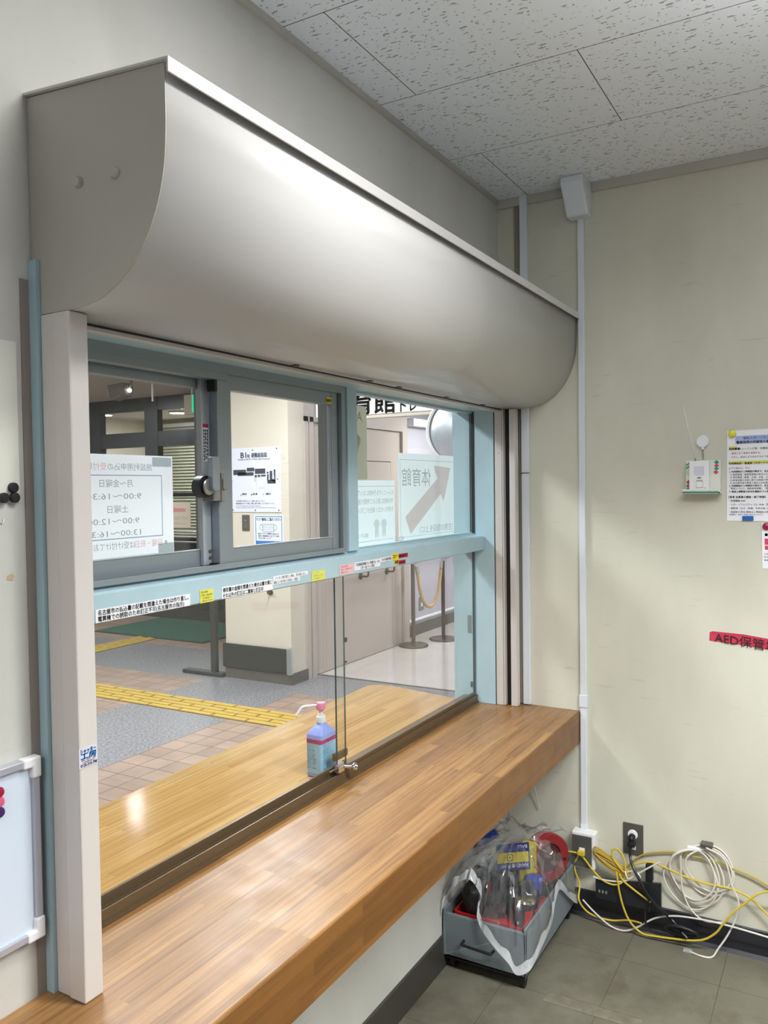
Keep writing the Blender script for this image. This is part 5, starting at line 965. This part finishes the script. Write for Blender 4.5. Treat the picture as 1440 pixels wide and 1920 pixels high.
# ================================================================== THE LOBBY
fl = MB()
def fq(x0, x1, y0, y1, m): fl.quad((x0, y0, 0), (x1, y0, 0), (x1, y1, 0), (x0, y1, 0), m)
T, G = M['tile'], M['granite']
fq(-4.6, 2.1, 0.165, 2.495, T); fq(2.1, 2.7, 0.165, 2.495, G)
fq(-4.6, 2.7, 2.495, 3.41, G); fq(-4.6, 2.12, 3.41, 5.9, T); fq(2.12, 3.08, 3.41, 9.4, G); fq(2.7, 3.08, 2.495, 3.41, G); fq(-4.6, 2.12, 5.9, 9.4, G); fq(3.08, 9.6, 2.495, 9.4, T)
fq(2.7, 10.5, 0.165, 2.495, M['corr']); 
o = fl.build('floor_lobby', None); struct(o)
struct(MB().box(2.69, 2.71, 0.4, 2.66, 0.0, 0.004).build('trim_5', M['colbase']))
struct(MB().quad((2.71, 2.49, 0.001), (10.5, 2.49, 0.001), (10.5, 2.9, 0.001), (2.71, 2.9, 0.001)).build('floor_corridor', M['corr']))
struct(MB().box(-4.6, 4.45, 0.165, 9.4, 2.685, 2.75).build('ceiling_lobby', M['lob_ceil']))
struct(MB().box(2.74, 10.5, 0.165, 2.665, 2.4, 2.46).build('ceiling_corridor', M['lob_ceil']))
struct(MB().box(-4.7, -4.6, 0.165, 9.4, 0, 2.75).build('wall_lobby_left', M['col']))
struct(MB().box(-4.7, 9.6, 9.4, 9.5, 0, 2.75).build('wall_lobby_far', M['col']))
struct(MB().box(0.12, 10.5, 0.05, 0.16, 0, 2.75).build('wall_corridor_near', M['lilac']))
struct(MB().box(10.5, 10.6, 0.05, 3.2, 0, 2.75).build('wall_corridor_end', M['lilac']))
# pier with the evacuation plan
struct(MB().box(2.3, 2.515, 2.665, 3.33, 0.0, 2.685).build('wall_pier', M['col']))
struct(MB().box(2.29, 2.516, 2.655, 3.335, 0.0, 0.09).build('baseboard_pier', M['colbase']))
kp = thing('kick_panel', (2.29, 3.0, 0.19), 'black rubber guard panel taped round the foot of the cream pier', 'guard panel')
MB().rbox(2.272, 2.2895, 2.668, 3.345, 0.0905, 0.286, 0.004).build('guard_board', M['kick'], kp)
q = MB(); q.box(2.268, 2.299, 2.652, 2.69, 0.085, 0.3); q.build('edge_tape', M['tapef'], kp)
# wall beyond the pier: fire door with a wicket door, then a framed panel
struct(MB().box(2.515, 2.64, 2.672, 2.8, 0, 2.75).box(4.17, 4.3, 2.672, 2.8, 0, 2.75).box(2.64, 4.17, 2.672, 2.8, 2.09, 2.75).build('wall_fire_door', M['pinkw']))
struct(MB().box(4.3, 10.5, 2.78, 2.9, 0, 2.75).build('wall_corridor_far', M['lilac']))
dr = bpy.data.objects.new('door_1', None); COL.objects.link(dr); dr.location = (3.4, 2.69, 0); dr['kind'] = 'structure'
MB().box(2.515, 2.565, 2.655, 2.672, 0, 2.13).box(2.585, 2.64, 2.655, 2.672, 0, 2.13).box(2.515, 4.2, 2.655, 2.672, 2.09, 2.13).box(4.17, 4.2, 2.655, 2.672, 0, 2.09).build('door_frame', M['pinkw'], dr)
MB().box(2.644, 3.085, 2.683, 2.72, 0.006, 2.085).box(3.975, 4.166, 2.683, 2.72, 0.006, 2.085).box(3.085, 3.975, 2.683, 2.72, 1.795, 2.085).build('fire_door_leaf', M['pinkw'], dr)
MB().box(3.092, 3.968, 2.681, 2.716, 0.006, 1.788).build('wicket_door_leaf', M['pinkw'], dr)
MB().box(3.085, 3.975, 2.705, 2.722, 0.0, 1.795).box(2.64, 4.17, 2.715, 2.725, 0, 2.09).build('door_gap', M['black'], dr)
MB().box(3.1, 3.14, 2.679, 2.682, 0.2, 0.24).box(3.085, 3.1, 2.679, 2.684, 0.325, 0.35).box(3.1, 3.13, 2.677, 2.682, 0.02, 0.035).build('flush_bolt', M['black'], dr)
pn = thing('framed_panel', (5.2, 2.77, 0.8), 'large lilac wall panel in a white rounded frame in the corridor', 'wall panel')
MB().rbox(4.42, 7.6, 2.765, 2.78, 0.165, 1.95, 0.01).build('panel_face', M['lilac'], pn)
q = MB(); q.tube([(4.44, 2.765, 0.24), (4.455, 2.765, 0.18), (4.5, 2.765, 0.165), (7.6, 2.765, 0.165)], 0.016, 10, sub=3).tube([(4.44, 2.765, 0.24), (4.44, 2.765, 1.95)], 0.016, 10, sub=1); q.build('panel_frame', M['white'], pn)
struct(MB().box(4.3, 10.5, 2.772, 2.78, 0, 0.112).build('baseboard_corridor', M['colbase']))
sw = thing('wall_socket', (4.75, 2.762, 0.33), 'grey socket plate low on the lilac corridor panel', 'socket')
MB().rbox(4.685, 4.79, 2.758, 2.765, 0.25, 0.39, 0.003).build('plate', M['grey'], sw); MB().rbox(4.72, 4.755, 2.754, 2.758, 0.29, 0.33, 0.002).build('socket', M['white'], sw)
# handrail, on brackets
hr = thing('handrail', (3.6, 2.6, 0.83), 'dark metal wall handrail with hooked brackets along the fire door', 'handrail')
MB().cyl((2.95, 2.595, 0.835), (4.1, 2.595, 0.835), 0.018, n=18).build('rail', M['steel_d'], hr)
for x in (3.38, 3.86):
    MB().cyl((x, 2.681, 0.752), (x, 2.672, 0.752), 0.03, n=18).tube([(x, 2.672, 0.752), (x, 2.63, 0.75), (x, 2.6, 0.757), (x, 2.595, 0.785), (x, 2.595, 0.822)], 0.009, 10, sub=4).build('bracket', M['steel_d'], hr)
hr2 = thing('handrail', (5.2, 2.7, 0.86), 'dark metal handrail along the lilac panel behind the rope stands', 'handrail')
MB().cyl((4.55, 2.69, 0.9), (7.4, 2.69, 0.9), 0.018, n=18).build('rail', M['steel_d'], hr2)
for x in (4.62, 5.5): MB().tube([(x, 2.766, 0.825), (x, 2.72, 0.823), (x, 2.692, 0.83), (x, 2.69, 0.888)], 0.01, 10, sub=4).build('bracket', M['steel_d'], hr2)
hk = thing('coat_hook', (2.28, 2.857, 0.72), 'small metal hook on the cream pier just under the teal rail', 'hook')
MB().cyl((2.3, 2.857, 0.725), (2.288, 2.857, 0.725), 0.022, n=16).tube([(2.288, 2.857, 0.725), (2.26, 2.857, 0.722), (2.255, 2.85, 0.745)], 0.008, 8).build('hook_body', M['steel_d'], hk)
# evacuation plan
ep = thing('evacuation_plan', (2.297, 2.99, 1.62), 'white B1 floor evacuation plan screwed to the cream pier', 'sign')
MB().rbox(2.2935, 2.2995, 2.736, 3.252, 1.364, 1.88, 0.002).build('sign_board', mat('cool_white_board', (222, 228, 246), 0.4), ep)
UE = -Y_; xe = 2.2925
q = MB()
def E(px, py): return (xe, 3.252-0.516*(px-95)/940.0, 1.88-0.516*(py-95)/1150.0)   # layout units of the board
def eb(x0, y0, x1, y1, mb, e=0.0):
    a_ = E(x0, y1); b_ = E(x1, y0); mb.add([(xe-e, a_[1], a_[2]), (xe-e, b_[1], a_[2]), (xe-e, b_[1], b_[2]), (xe-e, a_[1], b_[2])], [(0, 1, 2, 3)])
put_text(q, 'B1', E(310, 270), UE, Z_, 0.062, width=0.056, bold=0.02); put_text(q, '階', E(430, 268), UE, Z_, 0.031, bold=0.01); put_text(q, '避難経路図', E(508, 262), UE, Z_, 0.04, width=0.155, bold=0.02)
put_text(q, 'Emergency exits for 1st floor under the ground', E(260, 312), UE, Z_, 0.02, width=0.32)
for z_, s_, wd in ((1058, '火災非常時は大声を出したり、職員へお知らせください。', 0.3), (1102, '電話機使用又は近くの電話、職員に電話で通報してからお出かけください。', 0.4)): put_text(q, s_, E(205, z_), UE, Z_, 0.015, width=wd)
put_text(q, 'In case of fire please inform the staff immediately', E(205, 1142), UE, Z_, 0.011, width=0.25); put_text(q, 'In case of emergency, please follow staff and proceed to the nearest exit', E(205, 1172), UE, Z_, 0.011, width=0.4)
for px_, s_ in ((325, '現在地'), (525, '消火器'), (765, '避難方向')): put_text(q, s_, E(px_, 935), UE, Z_, 0.017, width=0.045, bold=0.03)
put_text(q, '▲', E(293, 945), UE, Z_, 0.014); put_text(q, '●', E(492, 945), UE, Z_, 0.016); put_text(q, '←', E(706, 942), UE, Z_, 0.022)
q.build('lettering', M['ink'], ep)
q = MB()
for r_ in ((165, 482, 405, 575), (420, 450, 560, 515), (250, 530, 545, 592), (570, 470, 760, 562), (565, 582, 605, 625), (620, 580, 665, 620), (680, 580, 765, 612), (785, 530, 820, 560), (790, 575, 820, 680), (840, 515, 885, 690), (912, 490, 942, 600), (918, 600, 942, 735), (795, 675, 942, 738), (885, 660, 920, 700)): eb(*r_, q)
q.build('floor_plan_block', mat('dark_plan_print', (48, 56, 66), 0.6), ep)
q = MB()
for r_ in ((560, 625, 575, 700), (590, 640, 593, 800), (620, 800, 760, 804), (770, 690, 773, 790), (808, 738, 812, 860), (640, 825, 740, 829)): eb(*r_, q)
q.build('plan_line', mat('faint_plan_line', (170, 176, 196), 0.6), ep)
for px_, py_ in ((122, 160), (533, 140), (970, 122), (135, 683), (980, 662), (148, 1207), (566, 1210), (992, 1210)):
    p = E(px_, py_); MB().cyl((2.2935, p[1], p[2]), (2.2905, p[1], p[2]), 0.0055, n=12).build('screw', M['grey_d'], ep)
sp2 = thing('switch_plate', (2.297, 3.096, 1.277), 'grey metal switch plate on the cream pier under the evacuation plan', 'switch')
MB().rbox(2.293, 2.2995, 3.058, 3.134, 1.212, 1.342, 0.003).build('plate', M['grey_d'], sp2); MB().rbox(2.289, 2.293, 3.083, 3.109, 1.235, 1.3, 0.002).build('switch', M['steel'], sp2)
mp_ = thing('mask_poster', (2.298, 2.87, 1.22), 'blue bordered poster with a face mask drawing on the pier', 'poster')
MB().box(2.2975, 2.2995, 2.722, 3.012, 1.085, 1.34).build('sheet', mat('pale_blue_poster_paper', (224, 234, 250), 0.6), mp_)
q = MB(); xp = 2.2968
def pr(mb, y0, y1, z0, z1, x=xp): mb.add([(x, y0, z0), (x, y1, z0), (x, y1, z1), (x, y0, z1)], [(0, 1, 2, 3)])
pr(q, 2.998, 2.733, 1.326, 1.332); pr(q, 2.998, 2.992, 1.13, 1.332); pr(q, 2.739, 2.733, 1.13, 1.332); pr(q, 2.998, 2.733, 1.09, 1.135); q.build('blue_border', M['ink_blue'], mp_)
q = MB(); put_text(q, 'マスク着用にご協力ください', (xp, 2.988, 1.297), UE, Z_, 0.026, width=0.245, bold=0.03)
for k, s_ in enumerate(('新型コロナウイルス感染拡大の防止のため、', '来館時、体育館使用中は、必ずマスクの着用、', 'ご協力をお願いいたします')): put_text(q, s_, (xp, 2.972, 1.187-0.018*k), UE, Z_, 0.013, width=0.21 if k < 2 else 0.13, bold=0.02)
q.build('lettering', M['ink'], mp_)
q = MB(); xt = xp-0.001
q.tube([(xt, 2.925, 1.27), (xt, 2.818, 1.27), (xt, 2.815, 1.266), (xt, 2.815, 1.214), (xt, 2.82, 1.208), (xt, 2.922, 1.208), (xt, 2.926, 1.213), (xt, 2.926, 1.266)], 0.0013, 5, sub=1, closed=True)
for k in range(3): q.tube([(xt, 2.924, 1.255-0.015*k), (xt, 2.817, 1.257-0.015*k)], 0.0007, 5, sub=1)
q.tube([(xt, 2.926, 1.262), (xt, 2.945, 1.265), (xt, 2.956, 1.25), (xt, 2.952, 1.232), (xt, 2.926, 1.217)], 0.0013, 5, sub=4); q.tube([(xt, 2.815, 1.262), (xt, 2.797, 1.265), (xt, 2.786, 1.25), (xt, 2.79, 1.232), (xt, 2.815, 1.217)], 0.0013, 5, sub=4)
q.build('mask_drawing', mat('grey_line_drawing', (130, 134, 146), 0.6), mp_)
# dark T-foot stand
st = thing('sign_stand', (2.29, 3.5, 0.0), 'dark upright stand post with flat T foot in front of pier', 'stand')
MB().rbox(2.272, 2.31, 3.42, 3.478, 0.03, 1.75, 0.004).build('post', M['frame_d'], st)
MB().rbox(2.245, 2.33, 3.34, 3.775, 0.0, 0.032, 0.01, seg=3).build('foot', M['frame_d'], st)
# tactile paving and the mat
def bars(x0, x1, y0, y1, along, nb_, pitch, label):
    t_ = thing('tactile_paving', ((x0+x1)/2, (y0+y1)/2, 0), label, 'tactile paving')
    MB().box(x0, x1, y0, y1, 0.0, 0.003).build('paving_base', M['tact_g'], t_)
    q = MB()
    wv = (x1-x0 if along == 'y' else y1-y0)/nb_
    for k in range(nb_):
        t0 = (y0 if along == 'y' else x0)+0.01+(pitch/2 if k % 2 else 0)-pitch/2; te = (y1 if along == 'y' else x1)
        while t0 < te:
            a0, a1 = max(t0, y0 if along == 'y' else x0), min(t0+pitch-0.018, te)
            if a1 > a0+0.02:
                if along == 'y': q.rbox(x0+wv*k+0.007, x0+wv*(k+1)-0.007, a0, a1, 0.002, 0.009, 0.003, seg=1)
                else: q.rbox(a0, a1, y0+wv*k+0.007, y0+wv*(k+1)-0.007, 0.002, 0.009, 0.003, seg=1)
            t0 += pitch
    q.build('guide_bars', M['tact'], t_)
bars(1.335, 1.63, 1.0, 5.12, 'y', 5, 0.3, 'long yellow tactile paving strip crossing the lobby in front of the counter')
bars(1.335, 3.3, 5.12, 5.4, 'x', 4, 0.3, 'yellow tactile paving strip leading to the green mat')
em = thing('entrance_mat', (3.8, 5.2, 0), 'dark green entrance mat with black edge in the lobby', 'mat')
MB().rbox(3.3, 4.33, 4.5, 6.1, 0.0, 0.008, 0.003).build('mat_edge', M['black'], em); MB().box(3.33, 4.3, 4.53, 6.07, 0.0075, 0.011).build('mat_pile', M['mat_g'], em)
# rope stands
s1 = Vector((4.12, 2.535, 0)); s2 = Vector((4.55, 2.418, 0))
for p, lb in ((s1, 'nearer dark rope stand, left end of the tan rope'), (s2, 'farther dark rope stand, right end of the tan rope')):
    t_ = thing('rope_stand', p, lb, 'rope stand', 'rope stands in the corridor')
    MB().lathe([(0, 0), (0.14, 0), (0.145, 0.008), (0.138, 0.018), (0.06, 0.026), (0.03, 0.034), (0, 0.034)], p, n=40).build('stand_base', M['steel_d'], t_)
    MB().cyl(p+Z_*0.03, p+Z_*0.86, 0.019, n=20).lathe([(0.019, 0), (0.026, 0.006), (0.026, 0.022), (0.012, 0.034), (0, 0.035)], p+Z_*0.855, n=20).build('stand_pole', M['steel_d'], t_)
    MB().tube([p+Vector((0.0, -0.018, 0.825)), p+Vector((0.02, -0.05, 0.82)), p+Vector((0.025, -0.06, 0.845))], 0.007, 8).lathe([(0.022, 0), (0.022, 0.045), (0.019, 0.05)], p+Z_*0.80, n=18).build('rope_hook', M['chrome'], t_)
rp = thing('barrier_rope', (4.33, 2.47, 0.4), 'thick twisted tan rope hanging between the two rope stands', 'rope')
a_, b_ = s1+Vector((0.03, -0.03, 0.78)), s2+Vector((-0.03, 0.0, 0.80)); path = []
for i in range(41):
    t_ = i/40; p = a_.lerp(b_, t_); u_ = (2*t_-1); p.z = 0.36+(p.z-0.36)*(0.55*u_*u_+0.45*abs(u_)**6); path.append(p)
q = MB(); L_ = 0
frames = []
for i, p in enumerate(path):
    tg = (path[min(i+1, 40)]-path[max(i-1, 0)]).normalized(); n1 = Vector((0.26, 0.96, 0)); n1 = (n1-tg*n1.dot(tg)).normalized(); frames.append((p, n1, tg.cross(n1)))
for s_ in range(3):
    pts_ = []; L_ = 0
    for i in range(len(path)-1):
        for k in range(5):
            t_ = k/5; p = path[i].lerp(path[i+1], t_); L_ += (path[i+1]-path[i]).length/5; an = L_*2*PI/0.075+s_*2*PI/3
            pts_.append(p+(frames[i][1]*math.cos(an)+frames[i][2]*math.sin(an))*0.0085)
    q.tube(pts_, 0.0095, 7, sub=1)
q.build('rope_strands', M['rope'], rp)
q = MB(); q.cyl(path[0], path[1]+Vector((0, 0, 0.0)), 0.02, n=14).cyl(path[-1], path[-2], 0.02, n=14); q.build('rope_ferrule', M['chrome'], rp)
# lintel with the gymnasium sign
struct(MB().box(2.7, 2.78, 0.16, 2.665, 2.1, 2.75).build('wall_lintel', M['col']))
gs = thing('direction_sign', (2.695, 1.9, 2.25), 'white gymnasium sign in heavy black characters across the corridor entrance', 'sign')
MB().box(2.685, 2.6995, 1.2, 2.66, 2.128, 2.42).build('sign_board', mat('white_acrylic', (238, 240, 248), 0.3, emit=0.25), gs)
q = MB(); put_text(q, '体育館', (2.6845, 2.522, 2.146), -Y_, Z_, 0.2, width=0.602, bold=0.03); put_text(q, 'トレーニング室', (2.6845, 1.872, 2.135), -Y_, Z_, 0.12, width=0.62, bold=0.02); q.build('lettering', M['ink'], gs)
mr = thing('convex_mirror', (2.2, 1.1, 1.95), 'round convex mirror with white rim near the corridor entrance', 'mirror')
mc = Vector((2.45, 1.24, 1.945)); ma = Vector((-0.94, -0.34, -0.05)).normalized()
MB().lathe([(0.245, -0.02), (0.262, -0.012), (0.266, 0.0), (0.258, 0.014), (0.243, 0.012), (0.243, -0.01)], mc, ma, n=56).build('mirror_rim', M['white'], mr)
MB().lathe([(0.244, -0.008), (0.22, 0.012), (0.17, 0.035), (0.1, 0.052), (0.04, 0.059), (0.0, 0.06)], mc, ma, n=56).build('mirror_face', M['mirror'], mr)
MB().cyl(mc-ma*0.02, mc-ma*0.02+Vector((0.22, 0.05, 0.25)), 0.014, n=12).build('mirror_arm', M['steel_d'], mr)
for (x, y, lb) in ((4.6, 1.6, 'bright ceiling light in the corridor beyond the round mirror'),):
    t_ = thing('ceiling_light', (x, y, 2.4), lb, 'ceiling light'); MB().box(x-0.35, x+0.35, y-0.7, y+0.7, 2.375, 2.4).build('light_housing', M['white'], t_); MB().box(x-0.32, x+0.32, y-0.67, y+0.67, 2.368, 2.375).build('light_diffuser', M['emit'], t_)
t_ = thing('wall_light', (4.6, 2.74, 2.14), 'bright white light box on the corridor wall left of the round mirror', 'wall light')
MB().rbox(4.5, 5.3, 2.7, 2.779, 2.17, 2.25, 0.006).build('light_box', M['white'], t_); MB().box(4.52, 5.28, 2.694, 2.7, 2.18, 2.24).build('light_diffuser', mat('soft_lamp_diffuser', (250, 250, 255), 0.5, emit=1.6), t_)
# ---------------- entrance screen, exit sign, spotlight
es = bpy.data.objects.new('window_2', None); COL.objects.link(es); es.location = (4.4, 6.0, 0); es['kind'] = 'structure'
X0, X1 = 4.37, 4.45
fr = MB()
fr.box(X0, X1, 2.9, 9.4, 2.525, 2.685); fr.box(X0, X1, 2.9, 9.4, 2.085, 2.265)
for y in (9.0, 7.62, 7.12, 6.13, 4.95, 4.0): fr.box(X0-0.004, X1+0.004, y, y+0.215, 0.0, 2.684)
fr.box(X0, X1, 2.9, 9.4, 1.47, 1.515); fr.box(X0, X1, 2.9, 9.4, 0.0, 0.13)
fr.build('screen_frame', M['frame_d'], es)
for ya, yb in ((6.345, 7.12), (5.165, 6.13), (4.215, 4.95), (7.835, 9.0)):
    q = MB()
    for za, zb in ((2.265, 2.525), (1.515, 2.085), (0.13, 1.47)): q.quad((4.41, ya, za), (4.41, yb, za), (4.41, yb, zb), (4.41, ya, zb))
    q.build('screen_glass', M['glass'], es)
lw = MB(); lw.box(4.375, 4.39, 2.9, 9.4, 0.13, 0.98); lw.build('lower_panel', mat('black_gloss_panel', (34, 36, 40), 0.15), es)
for z in (0.93, 0.99, 1.05): MB().cyl((4.33, 4.3, z), (4.33, 7.1, z), 0.011, n=12).build('push_bar', M['steel'], es)
struct(MB().box(4.37, 4.45, 2.8, 4.0, 0, 2.75).build('wall_entrance_side', M['frame_d']))
struct(MB().box(4.45, 9.6, 2.9, 9.4, 2.755, 2.8).build('ceiling_entrance', M['lob_ceil']))
struct(MB().box(7.5, 7.6, 2.9, 9.4, 0, 2.8).build('wall_entrance_far', mat('pale_far_wall', (186, 184, 170), 0.6)))
for (y0, y1, lb) in ((7.9, 9.3, 'leftmost pale venetian blind beyond the dark entrance frame'), (5.9, 7.85, 'pale venetian blind behind the middle of the dark entrance frame')):
    t_ = thing('venetian_blind', (7.45, (y0+y1)/2, 1.6), lb, 'blind', 'blinds beyond the entrance')
    q = MB(); z = 0.75
    while z < 2.62: q.add([(7.42, y0, z), (7.42, y1, z), (7.455, y1, z+0.03), (7.455, y0, z+0.03)], [(0, 1, 2, 3)]); z += 0.052
    q.build('slats', M['blind'], t_); MB().box(7.41, 7.47, y0, y1, 2.62, 2.68).build('headrail', M['white'], t_)
for (x, y, lb) in ((5.39, 7.9, 'left bright downlight beyond the entrance screen'), (6.5, 7.85, 'right bright downlight beyond the entrance screen'), (6.1, 9.0, 'bright downlight at the far left beyond the entrance screen')):
    t_ = thing('downlight', (x, y, 2.75), lb, 'downlight', 'downlights beyond the entrance')
    MB().lathe([(0, 0), (0.13, 0), (0.13, 0.012), (0, 0.012)], (x, y, 2.735), n=30).build('downlight_rim', M['white'], t_); MB().lathe([(0, 0), (0.11, 0), (0.11, 0.004), (0, 0.004)], (x, y, 2.731), n=30).build('downlight_lens', M['emit'], t_)
rs_ = thing('notice_sheet', (4.36, 5.8, 1.25), 'cream notice with pink arrow hung on the dark entrance screen', 'notice')
MB().box(4.362, 4.366, 5.62, 5.96, 1.1, 1.4).build('sheet', mat('cream_notice', (226, 212, 190), 0.7), rs_)
q = MB(); xz = 4.3612; q.add([(xz, 5.93, 1.31), (xz, 5.88, 1.355), (xz, 5.88, 1.335), (xz, 5.7, 1.33), (xz, 5.7, 1.29), (xz, 5.88, 1.288), (xz, 5.88, 1.268)], [tuple(range(7))]); q.build('arrow', mat('pink_arrow_print', (224, 150, 150), 0.7), rs_)
q = MB(); put_text(q, '入口はこちら', (xz, 5.93, 1.2), -Y_, Z_, 0.045, width=0.26); put_text(q, 'お知らせ', (xz, 5.9, 1.14), -Y_, Z_, 0.03, width=0.2); q.build('lettering', mat('tan_print', (190, 170, 146), 0.7), rs_)
ex = thing('exit_sign', (3.22, 4.3, 2.4), 'green lit emergency exit sign hanging from the lobby ceiling', 'exit sign')
MB().box(3.2, 3.24, 4.0, 4.59, 2.292, 2.49).build('sign_case', mat('cream_sign_case', (200, 190, 176), 0.5), ex)
MB().box(3.192, 3.2, 4.03, 4.48, 2.316, 2.484).build('sign_face', M['green_e'], ex)
q = MB(); q.box(3.187, 3.192, 4.2, 4.43, 2.325, 2.475); q.build('doorway_print', M['white_e'], ex)
q = MB(); xs = 3.184; dy = -0.235
q.add([(xs, 4.6+dy+0.018*math.cos(a), 2.45+0.018*math.sin(a)) for a in [i*2*PI/16 for i in range(16)]], [tuple(range(16))]); q.add([(xs, 4.625+dy, 2.428), (xs, 4.58+dy, 2.422), (xs, 4.55+dy, 2.385), (xs, 4.51+dy, 2.335), (xs, 4.54+dy, 2.33), (xs, 4.58+dy, 2.37), (xs, 4.62+dy, 2.335), (xs, 4.655+dy, 2.34), (xs, 4.605+dy, 2.39)], [tuple(range(9))]); q.build('running_figure', M['green_e'], ex)
for yy in (4.1, 4.5): MB().cyl((3.22, yy, 2.49), (3.22, yy, 2.685), 0.008, n=10).build('sign_hanger', M['white'], ex)
sl_ = thing('spotlight', (2.9, 5.1, 2.685), 'grey ceiling spotlight in the lobby, seen through the left sash', 'spotlight')
MB().cyl((2.9, 4.99, 2.63), (2.9, 4.99, 2.685), 0.03, n=16).tube([(2.9, 4.99, 2.64), (2.9, 5.0, 2.6), (2.9, 5.02, 2.57)], 0.012, 8).build('spot_bracket', M['grey'], sl_)
q = MB(); q.prism([(5.26, 2.595), (5.235, 2.47), (5.2, 2.445), (5.04, 2.49), (5.02, 2.55), (5.04, 2.61)], 0, 2.82, 2.96); q.build('spot_head', M['grey'], sl_, bevel=0.012)
MB().lathe([(0, 0), (0.02, 0), (0.017, 0.006), (0, 0.007)], (2.88, 5.0, 2.535), (-0.6, -0.8, 0), n=18).build('spot_lamp', M['emit'], sl_)
tag(MB().cyl((2.9, 4.713, 2.41), (2.9, 4.713, 2.685), 0.009, n=8).build('pull_rod', M['white']), 'short white rod hanging from the lobby ceiling', 'rod')
